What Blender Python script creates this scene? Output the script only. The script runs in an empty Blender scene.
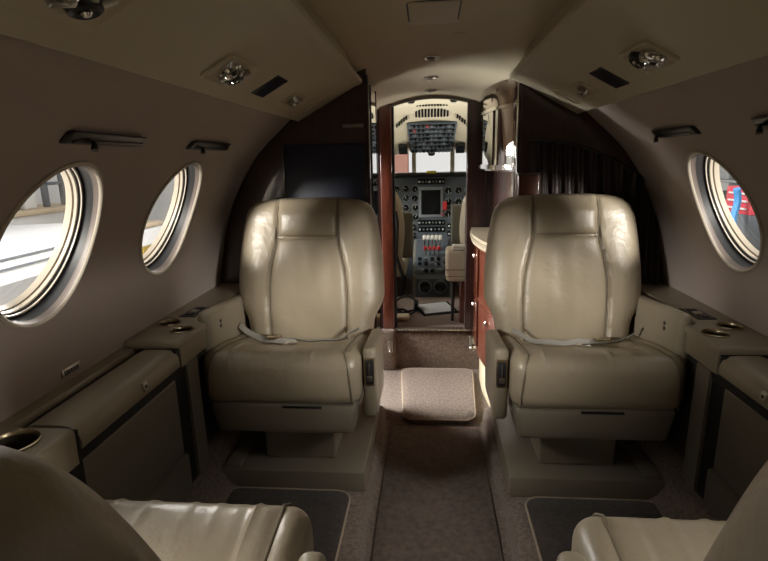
import bpy, bmesh, math, random
from mathutils import Vector, Matrix
random.seed(7)
PI = math.pi
sc = bpy.context.scene
COL = sc.collection

# ------------------------------------------------------------------ helpers
def link(o, parent=None):
    COL.objects.link(o)
    if parent is not None:
        o.parent = parent
    return o

def obj(name, bm, m, parent=None, smooth=True, angle=40):
    bmesh.ops.recalc_face_normals(bm, faces=bm.faces[:])
    me = bpy.data.meshes.new(name)
    bm.to_mesh(me); bm.free()
    if m is not None:
        me.materials.append(m)
    for p in me.polygons:
        p.use_smooth = smooth
    if smooth:
        try:
            me.set_sharp_from_angle(angle=math.radians(angle))
        except Exception:
            pass
    return link(bpy.data.objects.new(name, me), parent)

def tag(o, label, cat, group=None):
    o['label'] = label; o['category'] = cat
    if group: o['group'] = group
    return o

def struct(name, bm, m, parent=None, smooth=True, angle=40):
    o = obj(name, bm, m, parent, smooth, angle)
    if parent is None: o['kind'] = 'structure'
    return o

def empty(name, loc=(0, 0, 0), rz=0.0):
    o = bpy.data.objects.new(name, None)
    o.location = loc; o.rotation_euler = (0, 0, rz)
    o.empty_display_size = .05
    return link(o)

def dup(o, parent=None):
    c = o.copy(); COL.objects.link(c); c.parent = parent
    for ch in list(o.children):
        dup(ch, c)
    return c

NB = bmesh.new

def grid_faces(bm, rows, cu=False, cv=False):
    nv = len(rows); nu = len(rows[0])
    for j in range(nv if cv else nv - 1):
        for i in range(nu if cu else nu - 1):
            a = rows[j][i]; b = rows[j][(i + 1) % nu]
            c = rows[(j + 1) % nv][(i + 1) % nu]; d = rows[(j + 1) % nv][i]
            try: bm.faces.new((a, b, c, d))
            except ValueError: pass

def box(bm, x0, x1, y0, y1, z0, z1, mtx=None):
    v = [Vector((x, y, z)) for x in (x0, x1) for y in (y0, y1) for z in (z0, z1)]
    if mtx is not None: v = [mtx @ p for p in v]
    v = [bm.verts.new(p) for p in v]
    for f in ((0, 1, 3, 2), (4, 6, 7, 5), (0, 4, 5, 1), (2, 3, 7, 6), (0, 2, 6, 4), (1, 5, 7, 3)):
        bm.faces.new([v[i] for i in f])
    return v

def axis_pts(s, r, n, m=3):
    """coordinates along one axis of a rounded box: dense near the edges"""
    out = [-s + r * (1 - math.cos(PI / 2 * k / m)) for k in range(m)]
    out += [-s + r + (2 * s - 2 * r) * k / n for k in range(n + 1)]
    out += [s - r + r * math.sin(PI / 2 * (k + 1) / m) for k in range(m)]
    return out

def rbox(bm, x0, x1, y0, y1, z0, z1, r, n=2, fn=None, m=3):
    """rounded box; fn(Vector)->Vector deforms the result"""
    c = Vector(((x0 + x1) / 2, (y0 + y1) / 2, (z0 + z1) / 2))
    h = [abs(x1 - x0) / 2, abs(y1 - y0) / 2, abs(z1 - z0) / 2]
    r = min(r, min(h) * .98)
    A = [axis_pts(h[i], r, n if isinstance(n, int) else n[i], m) for i in range(3)]
    made = {}
    def vert(p):
        q = Vector([max(-(h[i] - r), min(h[i] - r, p[i])) for i in range(3)])
        d = Vector(p) - q
        if d.length > 1e-9: d = d.normalized() * r
        w = q + d + c
        if fn: w = fn(w)
        k = (round(w.x, 6), round(w.y, 6), round(w.z, 6))
        if k not in made: made[k] = bm.verts.new(w)
        return made[k]
    for ax in range(3):
        u, v = [i for i in range(3) if i != ax]
        for s in (-1, 1):
            rows = []
            for b in A[v]:
                row = []
                for a in A[u]:
                    p = [0, 0, 0]; p[ax] = s * h[ax]; p[u] = a; p[v] = b
                    row.append(vert(p))
                rows.append(row)
            for j in range(len(rows) - 1):
                for i in range(len(rows[0]) - 1):
                    q = []
                    for t in (rows[j][i], rows[j][i + 1], rows[j + 1][i + 1], rows[j + 1][i]):
                        if t not in q: q.append(t)
                    if len(q) > 2:
                        try: bm.faces.new(q)
                        except ValueError: pass

def tube(bm, pts, r, n=8, closed=False, caps=True):
    pts = [Vector(p) for p in pts]
    N = len(pts); rows = []
    up = None
    for k in range(N):
        if closed: t = pts[(k + 1) % N] - pts[k - 1]
        else: t = pts[min(k + 1, N - 1)] - pts[max(k - 1, 0)]
        t.normalize()
        if up is None:
            up = Vector((0, 0, 1)) if abs(t.z) < .9 else Vector((1, 0, 0))
        a = t.cross(up)
        if a.length < 1e-6: a = t.orthogonal()
        a.normalize(); b = a.cross(t).normalized(); up = b
        rr = r[k] if isinstance(r, (list, tuple)) else r
        rows.append([bm.verts.new(pts[k] + a * rr * math.cos(2 * PI * i / n) + b * rr * math.sin(2 * PI * i / n)) for i in range(n)])
    grid_faces(bm, rows, cu=True, cv=closed)
    if caps and not closed:
        bm.faces.new(rows[0]); bm.faces.new(rows[-1][::-1])

def lathe(bm, prof, mtx, n=20, caps=True):
    """prof [(radius, height)] around local z of mtx"""
    rows = []
    for r, z in prof:
        rows.append([bm.verts.new(mtx @ Vector((r * math.cos(2 * PI * i / n), r * math.sin(2 * PI * i / n), z))) for i in range(n)])
    grid_faces(bm, rows, cu=True)
    if caps:
        bm.faces.new(rows[0][::-1]); bm.faces.new(rows[-1])

def frame_at(p, zdir, xdir=(0, 1, 0)):
    z = Vector(zdir).normalized(); x = Vector(xdir)
    x = (x - z * x.dot(z)).normalized(); y = z.cross(x)
    m = Matrix((x, y, z)).transposed().to_4x4(); m.translation = Vector(p)
    return m

def prism(bm, pts, d, flip=False):
    """closed polygon pts (Vectors) extruded by vector d"""
    a = [bm.verts.new(p) for p in pts]; b = [bm.verts.new(Vector(p) + Vector(d)) for p in pts]
    n = len(a)
    bm.faces.new(a); bm.faces.new(b[::-1])
    for i in range(n):
        bm.faces.new((a[i], b[i], b[(i + 1) % n], a[(i + 1) % n]))

def sweep_y(bm, prof, ys, caps=True, closed=True):
    """section prof [(x,z)] swept along y"""
    rows = [[bm.verts.new((x, y, z)) for x, z in prof] for y in ys]
    grid_faces(bm, rows, cu=closed)
    if caps and closed:
        bm.faces.new(rows[0]); bm.faces.new(rows[-1][::-1])

def interp(tab, t):
    if t <= tab[0][0]: return tab[0][1]
    if t >= tab[-1][0]: return tab[-1][1]
    for k in range(len(tab) - 1):
        if tab[k][0] <= t <= tab[k + 1][0]:
            (x0, y0), (x1, y1) = tab[k], tab[k + 1]
            def slope(i):
                if 0 < i < len(tab) - 1:
                    d0 = (tab[i][1] - tab[i - 1][1]) / (tab[i][0] - tab[i - 1][0])
                    d1 = (tab[i + 1][1] - tab[i][1]) / (tab[i + 1][0] - tab[i][0])
                    if d0 * d1 <= 0: return 0
                    return 2 * d0 * d1 / (d0 + d1)
                j = min(i, len(tab) - 2)
                return (tab[j + 1][1] - tab[j][1]) / (tab[j + 1][0] - tab[j][0])
            h = x1 - x0; s = (t - x0) / h
            m0, m1 = slope(k) * h, slope(k + 1) * h
            return (2*s**3 - 3*s**2 + 1) * y0 + (s**3 - 2*s**2 + s) * m0 + (-2*s**3 + 3*s**2) * y1 + (s**3 - s**2) * m1

# ------------------------------------------------------------------ materials
def mat(name, col, rough=.5, metal=0.0, spec=.5, noise=None, bump=None, coat=0.0, sheen=0.0):
    """noise=(scale, amount, col2)  bump=(scale, strength, detail)"""
    m = bpy.data.materials.new(name); m.use_nodes = True
    nt = m.node_tree; b = nt.nodes['Principled BSDF']
    b.inputs['Base Color'].default_value = (*col, 1)
    b.inputs['Roughness'].default_value = rough
    b.inputs['Metallic'].default_value = metal
    b.inputs['Specular IOR Level'].default_value = spec
    if coat: b.inputs['Coat Weight'].default_value = coat; b.inputs['Coat Roughness'].default_value = .06
    if sheen: b.inputs['Sheen Weight'].default_value = sheen
    tc = nt.nodes.new('ShaderNodeTexCoord')
    if noise:
        n = nt.nodes.new('ShaderNodeTexNoise'); n.inputs['Scale'].default_value = noise[0]; n.inputs['Detail'].default_value = 5
        r = nt.nodes.new('ShaderNodeMixRGB'); r.inputs[1].default_value = (*col, 1); r.inputs[2].default_value = (*noise[2], 1)
        rmp = nt.nodes.new('ShaderNodeMapRange'); rmp.inputs[1].default_value = .5 - noise[1]; rmp.inputs[2].default_value = .5 + noise[1]
        nt.links.new(tc.outputs['Object'], n.inputs['Vector']); nt.links.new(n.outputs['Fac'], rmp.inputs[0])
        nt.links.new(rmp.outputs[0], r.inputs[0]); nt.links.new(r.outputs[0], b.inputs['Base Color'])
    if bump:
        prev = None
        for sc_, st, dist in bump:
            n = nt.nodes.new('ShaderNodeTexNoise'); n.inputs['Scale'].default_value = sc_; n.inputs['Detail'].default_value = 4
            n.inputs['Distortion'].default_value = .6
            bp = nt.nodes.new('ShaderNodeBump'); bp.inputs['Strength'].default_value = st; bp.inputs['Distance'].default_value = dist
            nt.links.new(tc.outputs['Object'], n.inputs['Vector']); nt.links.new(n.outputs['Fac'], bp.inputs['Height'])
            if prev is not None: nt.links.new(prev.outputs[0], bp.inputs['Normal'])
            prev = bp
        nt.links.new(prev.outputs[0], b.inputs['Normal'])
    return m

def wood(name, c1, c2, rough=.12):
    m = bpy.data.materials.new(name); m.use_nodes = True
    nt = m.node_tree; b = nt.nodes['Principled BSDF']
    tc = nt.nodes.new('ShaderNodeTexCoord'); mp = nt.nodes.new('ShaderNodeMapping')
    mp.inputs['Scale'].default_value = (14, 14, 1.6)
    n = nt.nodes.new('ShaderNodeTexNoise'); n.inputs['Scale'].default_value = 3; n.inputs['Detail'].default_value = 6; n.inputs['Distortion'].default_value = 1.2
    r = nt.nodes.new('ShaderNodeValToRGB')
    r.color_ramp.elements[0].position = .35; r.color_ramp.elements[0].color = (*c1, 1)
    r.color_ramp.elements[1].position = .68; r.color_ramp.elements[1].color = (*c2, 1)
    nt.links.new(tc.outputs['Object'], mp.inputs[0]); nt.links.new(mp.outputs[0], n.inputs[0])
    nt.links.new(n.outputs['Fac'], r.inputs[0]); nt.links.new(r.outputs[0], b.inputs['Base Color'])
    b.inputs['Roughness'].default_value = .35
    b.inputs['Coat Weight'].default_value = 1.0; b.inputs['Coat Roughness'].default_value = rough * .4
    return m

def glass(name, tint=(1, 1, 1), refl=.08):
    m = bpy.data.materials.new(name); m.use_nodes = True
    nt = m.node_tree; nt.nodes.clear()
    o = nt.nodes.new('ShaderNodeOutputMaterial'); mix = nt.nodes.new('ShaderNodeMixShader')
    t = nt.nodes.new('ShaderNodeBsdfTransparent'); t.inputs[0].default_value = (*tint, 1)
    g = nt.nodes.new('ShaderNodeBsdfGlossy'); g.inputs['Roughness'].default_value = .02
    mix.inputs[0].default_value = refl
    nt.links.new(t.outputs[0], mix.inputs[1]); nt.links.new(g.outputs[0], mix.inputs[2]); nt.links.new(mix.outputs[0], o.inputs[0])
    return m

M = {}
M['wall'] = mat('wall_fabric', (.46, .385, .345), .85, noise=(9, .35, (.42, .35, .312)), bump=[(420, .25, .001)], sheen=.2)
M['soffit'] = mat('overhead_vinyl', (.55, .50, .375), .6, bump=[(260, .25, .001)])
M['ceiling'] = mat('ceiling_vinyl', (.64, .575, .43), .6, bump=[(260, .2, .001)])
M['leather'] = mat('tan_leather', (.36, .305, .22), .36, spec=.6, noise=(6, .4, (.33, .275, .195)), bump=[(9, .18, .02), (38, .22, .006), (420, .22, .0008)])
M['leather_smooth'] = mat('tan_leather_smooth', (.33, .285, .21), .40, noise=(5, .4, (.30, .255, .185)), bump=[(300, .2, .0008)])
M['seam'] = mat('leather_piping', (.20, .165, .115), .5)
M['shell'] = mat('beige_shell', (.25, .22, .17), .42, noise=(4, .4, (.23, .20, .155)))
M['panel'] = mat('beige_panel', (.21, .19, .155), .55, bump=[(220, .15, .001)])
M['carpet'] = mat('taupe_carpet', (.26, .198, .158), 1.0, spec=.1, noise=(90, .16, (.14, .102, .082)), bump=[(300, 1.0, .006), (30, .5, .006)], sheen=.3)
M['carpet_aisle_shade'] = mat('aisle_carpet_shaded', (.19, .143, .115), 1.0, spec=.1, noise=(60, .2, (.10, .074, .06)), bump=[(420, .9, .004), (22, .3, .004)], sheen=.2)  # carpet copy darkened to hold the shade of the aisle
M['carpet_dark'] = mat('charcoal_carpet', (.080, .064, .056), 1.0, spec=.1, noise=(70, .2, (.042, .034, .031)), bump=[(420, .9, .004)], sheen=.2)
M['piping'] = mat('carpet_piping', (.42, .34, .26), .8)
M['wood'] = wood('dark_mahogany', (.020, .007, .006), (.045, .014, .011), .15)
M['wood_red_lit'] = wood('lit_red_mahogany', (.075, .016, .007), (.16, .036, .015), .12)  # red-brown mahogany, lighter copy with the light on lit parts in its colour
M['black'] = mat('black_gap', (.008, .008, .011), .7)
M['dark'] = mat('dark_plastic', (.02, .019, .02), .35)
M['slot'] = mat('dark_lens', (.008, .009, .022), .25)
M['navy'] = mat('navy_screen', (.012, .018, .042), .45, noise=(4, .4, (.009, .014, .034)))
M['curtain'] = mat('dark_curtain', (.060, .037, .034), .32)
M['chrome'] = mat('chrome', (.78, .76, .72), .14, 1.0)
M['steel'] = mat('brushed_steel', (.45, .42, .37), .32, 1.0)
M['mirror'] = mat('mirror', (.80, .80, .78), .02, 1.0)
M['cream'] = mat('cream_plastic', (.62, .55, .40), .45)
M['cream_cockpit'] = mat('cockpit_cream', (.55, .50, .37), .6, noise=(3, .4, (.50, .45, .33)))
M['trim_light'] = mat('window_trim', (.55, .49, .40), .35)
M['gasket'] = mat('grey_gasket', (.014, .014, .015), .45)
M['reveal'] = mat('window_reveal', (.10, .078, .066), .5)
M['trim_tan'] = mat('window_outer_trim', (.40, .35, .28), .4)
M['glass'] = glass('window_glass', (.97, .97, .97), .05)
M['instrument'] = mat('instrument_grey', (.075, .092, .108), .55, noise=(40, .4, (.06, .075, .088)))
M['dial'] = mat('dial_black', (.006, .007, .008), .2)
M['bezel'] = mat('bezel_grey', (.16, .18, .19), .4)
M['marking'] = mat('dial_marking', (.55, .57, .55), .5)
M['white'] = mat('white_plastic', (.75, .73, .68), .4)
M['red'] = mat('red_plastic', (.55, .03, .03), .4)
M['yellow'] = mat('yellow_plastic', (.65, .5, .04), .4)
M['greygreen'] = mat('grey_vinyl', (.17, .165, .13), .55)
M['brass'] = mat('aged_brass', (.40, .33, .22), .3, 1.0)
M['cupwell'] = mat('cup_well', (.10, .075, .05), .35, .6)
M['belt'] = mat('belt_webbing', (.29, .275, .245), .6, bump=[(500, .3, .001)])
M['grey'] = mat('grey_metal', (.22, .21, .19), .45)
M['seat_cream'] = mat('cream_leather', (.50, .44, .33), .45, bump=[(40, .2, .004)])

# ------------------------------------------------------------------ camera
F_PX, A_ROLL, VX, VY = 520.0, math.radians(1.2), 428, 160
def make_camera():
    X, Y = VX - 384, VY - 280.5
    X, Y = X*math.cos(A_ROLL) - Y*math.sin(A_ROLL), X*math.sin(A_ROLL) + Y*math.cos(A_ROLL)
    ph = math.atan(-Y / F_PX); th = math.atan(X * math.cos(ph) / F_PX)
    s, c, sp, cp = math.sin(th), math.cos(th), math.sin(ph), math.cos(ph)
    F = Vector((-s*cp, c*cp, -sp)); R = Vector((c, s, 0)); U = Vector((-s*sp, c*sp, cp))
    ca, sa = math.cos(A_ROLL), math.sin(A_ROLL)
    Rc = R*ca - U*sa; Uc = R*sa + U*ca
    cam = bpy.data.cameras.new('camera'); cam.sensor_width = 36; cam.lens = F_PX / 768 * 36
    cam.clip_start = .02; cam.clip_end = 200
    o = bpy.data.objects.new('camera', cam); COL.objects.link(o)
    m = Matrix((Rc, Uc, -F)).transposed().to_4x4(); m.translation = (-.024, 0, 1.1)
    o.matrix_world = m
    sc.camera = o
make_camera()

# ------------------------------------------------------------------ fuselage shell
PROF = [(-.03, .68), (.15, .75), (.30, .80), (.45, .832), (.62, .845), (.75, .825), (.85, .803), (.955, .765),
        (1.118, .668), (1.25, .53), (1.38, .40), (1.50, .34), (1.60, .22), (1.64, .0)]
def wx(z): return interp(PROF, z)

WZ, WA, WB = .948, .145, .162      # window centre height, half length, half height (in z)
WIN = {-1: [1.447, .955, .463, -.029], 1: [1.462, .970, .478, -.014]}
CY, CZ = .168, .19

def sidewall(s):
    bm = NB()
    ys_w = sorted(WIN[s])
    zlow = [-.03 + (WZ - CZ + .03) * k / 14 for k in range(15)]
    zmid = [WZ - CZ + 2 * CZ * k / 16 for k in range(17)]
    zhi = [WZ + CZ + (1.64 - WZ - CZ) * k / 14 for k in range(15)]
    def P(y, z): return Vector((s * wx(z), y, z))
    def patch(ya, zz):
        rows = [[bm.verts.new(P(y, z)) for y in ya] for z in zz]
        grid_faces(bm, rows)
    edges = [-1.5]
    for y in ys_w: edges += [y - CY, y + CY]
    edges += [1.955]
    ycols = []
    for k in range(len(edges) - 1):
        a, b = edges[k], edges[k + 1]
        n = 16 if k % 2 == 1 else 4
        ycols.append([a + (b - a) * i / n for i in range(n + 1)])
    for k, ya in enumerate(ycols):
        patch(ya, zlow); patch(ya, zhi)
        if k % 2 == 0: patch(ya, zmid)
        else:
            yc = (ya[0] + ya[-1]) / 2
            per = []
            for i in range(16): per.append((-CY + 2 * CY * i / 16, -CZ))
            for i in range(16): per.append((CY, -CZ + 2 * CZ * i / 16))
            for i in range(16): per.append((CY - 2 * CY * i / 16, CZ))
            for i in range(16): per.append((-CY, CZ - 2 * CZ * i / 16))
            rings = []
            for t in (0, .3, .6, .85, 1):
                row = []
                for (dy, dz) in per:
                    an = math.atan2(dz / CZ, dy / CY)
                    ey, ez = (WA - .008) * math.cos(an), (WB - .008) * math.sin(an)
                    row.append(bm.verts.new(P(yc + dy * (1 - t) + ey * t, WZ + dz * (1 - t) + ez * t)))
                rings.append(row)
            grid_faces(bm, rings, cu=True)
    bmesh.ops.remove_doubles(bm, verts=bm.verts[:], dist=1e-5)
    return bm

struct('wall_left', sidewall(-1), M['wall'])
struct('wall_right', sidewall(1), M['wall'])

def window(n, s, yc):
    d = .01
    tz = (wx(WZ + d) - wx(WZ - d)) / (2 * d)
    t = Vector((s * tz, 0, 1)).normalized()
    nrm = Vector((s * 1, 0, -tz)).normalized()          # outwards
    P = Vector((s * wx(WZ), yc, WZ)); b = WB / t.z
    # wall bulges a little beyond the tangent plane at mid height
    def ring(prof, N=72):
        bm = NB(); rows = []
        for off, dep in prof:
            row = []
            for i in range(N):
                an = 2 * PI * i / N
                dz = (b + off) * math.sin(an)
                p = P + Vector((0, 1, 0)) * (WA + off) * math.cos(an) + t * dz + nrm * dep
                w = s * wx(P.z + t.z * dz) - (P.x + t.x * dz)   # follow the wall's curve near the rim
                p.x += w * max(0, 1 - dep / .05) if dep > 0 else w
                row.append(bm.verts.new(p))
            rows.append(row)
        grid_faces(bm, rows, cu=True)
        return bm
    root = obj('window_%d' % n, ring([(.001, .003), (.001, -.003), (-.002, -.0048), (-.005, -.0052), (-.0075, -.003), (-.0085, .001)]), M['trim_light'])
    root['kind'] = 'structure'
    obj('inner_reveal', ring([(-.0085, .001), (-.0075, .003), (-.0085, .012)]), M['reveal'], root)
    obj('sliding_shade_track', ring([(-.0085, .012), (-.004, .014), (-.005, .032), (-.010, .0325)]), M['gasket'], root)
    obj('light_bead', ring([(-.010, .0325), (-.0125, .0335), (-.0125, .0355), (-.009, .036)]), M['trim_light'], root)
    obj('dark_seal', ring([(-.009, .036), (-.009, .041), (-.012, .0415)]), M['gasket'], root)
    obj('outer_ring', ring([(-.012, .0415), (-.014, .043), (-.014, .049), (-.0115, .050), (-.0115, .052), (-.0155, .053), (-.017, .066)]), M['trim_tan'], root)
    bm = NB()
    vs = []
    for i in range(72):
        an = 2 * PI * i / 72
        vs.append(bm.verts.new(P + Vector((0, 1, 0)) * (WA - .0165) * math.cos(an) + t * (b - .0165) * math.sin(an) + nrm * .061))
    bm.faces.new(vs)
    obj('pane', bm, M['glass'], root)
k = 0
for s in (-1, 1):
    for y in WIN[s]:
        k += 1; window(k, s, y)

# plain shell pieces forward of the cabin
def sheet(bm, s, y0, y1, z0, z1, f=1.0, nz=24, f1=None):
    f1 = f if f1 is None else f1
    rows = [[bm.verts.new((s * wx(z0 + (z1 - z0) * j / nz) * (f + (f1 - f) * i / 6), y0 + (y1 - y0) * i / 6, z0 + (z1 - z0) * j / nz)) for i in range(7)] for j in range(nz + 1)]
    grid_faces(bm, rows)
bm = NB()
sheet(bm, -1, 1.955, 2.19, -.03, 1.64); sheet(bm, -1, 2.19, 2.60, 1.28, 1.64); sheet(bm, -1, 2.19, 2.60, -.03, .02, nz=2); sheet(bm, -1, 2.60, 2.66, -.03, 1.64)
struct('wall_entry_left', bm, M['wall'])
bm = NB(); sheet(bm, 1, 1.955, 2.66, -.03, 1.64)
struct('wall_entry_right', bm, M['wall'])
for s, nm in ((-1, 'left'), (1, 'right')):
    bm = NB()
    sheet(bm, s, 2.66, 3.0, -.03, 1.64); sheet(bm, s, 3.0, 4.05, -.03, .85); sheet(bm, s, 3.0, 4.05, 1.22, 1.64)
    sheet(bm, s, 4.05, 4.35, -.03, 1.64)
    struct('wall_cockpit_' + nm, bm, M['cream_cockpit'])
bm = NB(); box(bm, -.9, .9, -1.54, -1.5, -.05, 1.66)
struct('wall_rear', bm, M['wood'], smooth=False)

# floor : dropped aisle between raised side floors with rolled carpet lips
def floor_bm():
    bm = NB()
    half = [(0, 0), (.10, 0), (.185, 0), (.200, .003), (.208, .02), (.206, .05), (.209, .075), (.218, .088), (.232, .093), (.5, .093), (.62, .094), (.655, .115), (.675, .15), (.685, .20), (.72, .22), (.80, .22)]
    prof = [(-x, z) for x, z in half[::-1]] + half[1:]
    ys = [-1.5 + 3.52 * k / 60 for k in range(61)]
    rows = []
    for y in ys:
        w = 1 + .0 * y
        rows.append([bm.verts.new((x + (.004 * math.sin(y * 9 + x * 7) if .18 < abs(x) < .24 else 0), y, z)) for x, z in prof])
    grid_faces(bm, rows)
    # forward end rolls down to the entry floor
    y0 = 2.02
    last = rows[-1]
    for dy, kz in ((.018, .9), (.032, .6), (.036, .25), (.036, 0)):
        nr = [bm.verts.new((v.co.x, y0 + dy, prof[i][1] * kz)) for i, v in enumerate(rows[-1])] if False else [bm.verts.new((prof[i][0], y0 + dy, prof[i][1] * kz)) for i in range(len(prof))]
        grid_faces(bm, [last, nr]); last = nr
    # entry floor, riser, cockpit floor
    xs = [-.80, -.215, -.1, 0, .1, .215, .80]
    r0 = [bm.verts.new((x, 2.05, -.0005)) for x in xs]; r1 = [bm.verts.new((x, 2.645, -.0005)) for x in xs]
    r2 = [bm.verts.new((x, 2.65, .20)) for x in xs]; r3 = [bm.verts.new((x, 2.665, .222)) for x in xs]; r4 = [bm.verts.new((x, 4.3, .222)) for x in xs]
    grid_faces(bm, [r0, r1, r2, r3, r4])
    return bm
struct('floor', floor_bm(), M['carpet'], angle=60)

# ceiling liner
def zc(y): return interp([(-1.5, 1.50), (1.55, 1.50), (1.80, 1.482), (2.02, 1.450), (2.10, 1.440), (2.40, 1.424), (2.66, 1.406)], y)
def ceil_z(x, y):
    kk = interp([(-1.5, .45), (1.7, .45), (2.0, .7), (2.66, .85)], y)
    return zc(y) - kk * x * x - 2.0 * max(0, abs(x) - .25) ** 2 * (1 if y > 1.96 else .3)
bm = NB()
ys = [-1.5 + 3.0 * k / 12 for k in range(13)] + [1.5 + .455 * k / 16 for k in range(1, 17)]
grid_faces(bm, [[bm.verts.new((x / 20 * .32, y, ceil_z(x / 20 * .32, y))) for x in range(-20, 21)] for y in ys])
struct('ceiling', bm, M['ceiling'])
bm = NB()
grid_faces(bm, [[bm.verts.new((x / 20 * .46, y, ceil_z(x / 20 * .46, y))) for x in range(-20, 21)] for y in [1.950 + .715 * k / 30 for k in range(31)]])
struct('ceiling_entry', bm, M['ceiling'])

# sloped overhead panels on both sides of the ceiling
SO, SI = Vector((.49, 0, 1.25)), Vector((.272, 0, 1.368))
for i, s in enumerate((-1, 1)):
    bm = NB()
    pr = [(.535, 1.262), (.50, 1.2475), (.493, 1.247), (.488, 1.251), (.38, 1.3097), (.292, 1.357), (.280, 1.3625), (.268, 1.366), (.259, 1.372), (.256, 1.381), (.262, 1.390), (.275, 1.394), (.290, 1.44), (.300, 1.46), (.33, 1.46), (.33, 1.38), (.52, 1.275)]
    sweep_y(bm, [(s * x, z) for x, z in pr], [-1.5 + 3.45 * k / 10 for k in range(11)], caps=True)
    struct('trim_%d' % (i + 1), bm, M['soffit'], angle=35)

# ------------------------------------------------------------------ overhead fittings
def on_soffit(s, u, y, lift=0):
    """u 0 at the outer edge .. 1 at the inner edge"""
    p = SO.lerp(SI, u); n = Vector((-(SI.z - SO.z), 0, -(SO.x - SI.x))).normalized()   # downwards/inwards
    p = p + n * lift
    return Vector((s * p.x, y, p.z)), Vector((s * n.x, 0, n.z))

def soffit_frame(s, u, y, lift=0.0):
    p, n = on_soffit(s, u, y, lift)
    return frame_at(p, n, (0, 1, 0))     # local x = along the cabin, y = across, z = out of the panel

def reading_unit(s, y, u, lx, ly, label, group, two):
    m = soffit_frame(s, u, y, .0)
    root = empty('air_vent_unit', m.translation)
    inv = Matrix.Translation(-m.translation) @ m
    def rb(bm, x0, x1, y0, y1, z0, z1, r, **k):
        rbox(bm, x0, x1, y0, y1, z0, z1, r, fn=lambda w: inv @ w, **k)
    bm = NB(); 
    # dished plate : raised rim and sunken middle
    N = 40; rows = []
    for (fx, z) in ((1.0, -.001), (1.0, .004), (.96, .006), (.88, .004), (.82, .0015), (.4, .001)):
        row = []
        for i in range(N):
            a = 2 * PI * i / N; c, s_ = math.cos(a), math.sin(a)
            e = .22
            row.append(bm.verts.new(inv @ Vector((lx * fx * abs(c) ** e * (1 if c > 0 else -1), ly * fx * abs(s_) ** e * (1 if s_ > 0 else -1), z))))
        rows.append(row)
    grid_faces(bm, rows, cu=True); bm.faces.new(rows[-1])
    obj('plate', bm, M['cream'], root)
    spots = [(-.022, .006), (.024, -.006)] if two else [(0, 0)]
    for q, (dx, dy) in enumerate(spots):
        bm = NB(); r = .021 if two else .015
        fm = inv @ Matrix.Translation((dx, dy, 0)) @ Matrix.Rotation(.25 * (1 if q else -1), 4, 'X')
        lathe(bm, [(r * 1.25, .0), (r * 1.25, .004), (r * 1.05, .007), (r * .95, .014), (r * .7, .017), (r * .55, .014), (r * .5, .008)], fm, 20)
        nz = obj('nozzle', bm, M['chrome'] if q == 0 else M['dark'], root)
        bm = NB()
        lathe(bm, [(r * .34, .006), (r * .34, .016), (r * .2, .019)], fm, 12)
        obj('nozzle_core', bm, M['dark'] if q == 0 else M['chrome'], nz)
    bm = NB()
    for dx, dy, an in ((-.012, -.012, .5), (.010, .014, -.6), (.034, .012, .9)) if two else ((.014, .008, .7), (-.014, -.006, -.5)):
        fm = inv @ Matrix.Translation((dx, dy, .010)) @ Matrix.Rotation(an, 4, 'Z')
        rbox(bm, -.016, .016, -.005, .005, -.008, .006, .003, n=1, fn=lambda w: fm @ w)
    obj('control_tab', bm, M['steel'], root)
    tag(root, label, 'air vent', group)
    return root

VG = 'chrome air and light units in the overhead panels'
def uo(xs): return (.49 - xs) / (.49 - .272)
reading_unit(-1, 1.10, uo(.425), .082, .040, 'large chrome air outlet plate on left overhead panel, behind a dark slot', VG, True)
reading_unit(1, 1.145, uo(.412), .070, .040, 'large chrome air outlet plate on right overhead panel, nearest the camera', VG, True)
reading_unit(-1, 1.605, uo(.425), .055, .030, 'small chrome air outlet on left overhead panel, between dark slot and oval recess', VG, False)
reading_unit(1, 1.605, uo(.417), .055, .030, 'small chrome air outlet on right overhead panel, between dark slot and oval recess', VG, False)
reading_unit(-1, .60, uo(.415), .080, .048, 'large chrome air outlet cut off by the top left picture edge', VG, True)

for s, nm in ((-1, 'left'), (1, 'right')):
    m = soffit_frame(s, uo(.42), 1.355 if s < 0 else 1.40)
    bm = NB(); rbox(bm, -.046, .046, -.041, .041, -.004, .0025, .003, n=1, fn=lambda w: m @ Vector((w.x + .09 * w.y * -s * 0, w.y, w.z)))
    tag(obj('sign_lens', bm, M['slot']), 'dark blank sign strip on the %s sloped overhead panel' % nm, 'sign', 'dark sign strips overhead')
    m = soffit_frame(s, uo(.42), 1.805)
    root = empty('oval_recess', m.translation)
    inv = Matrix.Translation(-m.translation) @ m
    bm = NB(); rows = []
    for f, z in ((1.0, -.001), (1.0, .003), (.93, .004), (.86, .0022), (.6, .0012), (.2, .001)):
        rows.append([bm.verts.new(inv @ Vector((.040 * f * math.cos(2 * PI * i / 32) * 1, .046 * f * math.sin(2 * PI * i / 32), z))) for i in range(32)])
    grid_faces(bm, rows, cu=True); bm.faces.new(rows[-1])
    obj('recess_dish', bm, M['cream'], root)
    bm = NB(); rbox(bm, -.006, .006, -.038, .038, .001, .0045, .002, n=1, fn=lambda w: inv @ w)
    obj('recess_lip', bm, M['soffit'], root)
    tag(root, 'cream oval pull recess at the forward end of the %s overhead panel' % nm, 'recess', 'oval recesses overhead')

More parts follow.
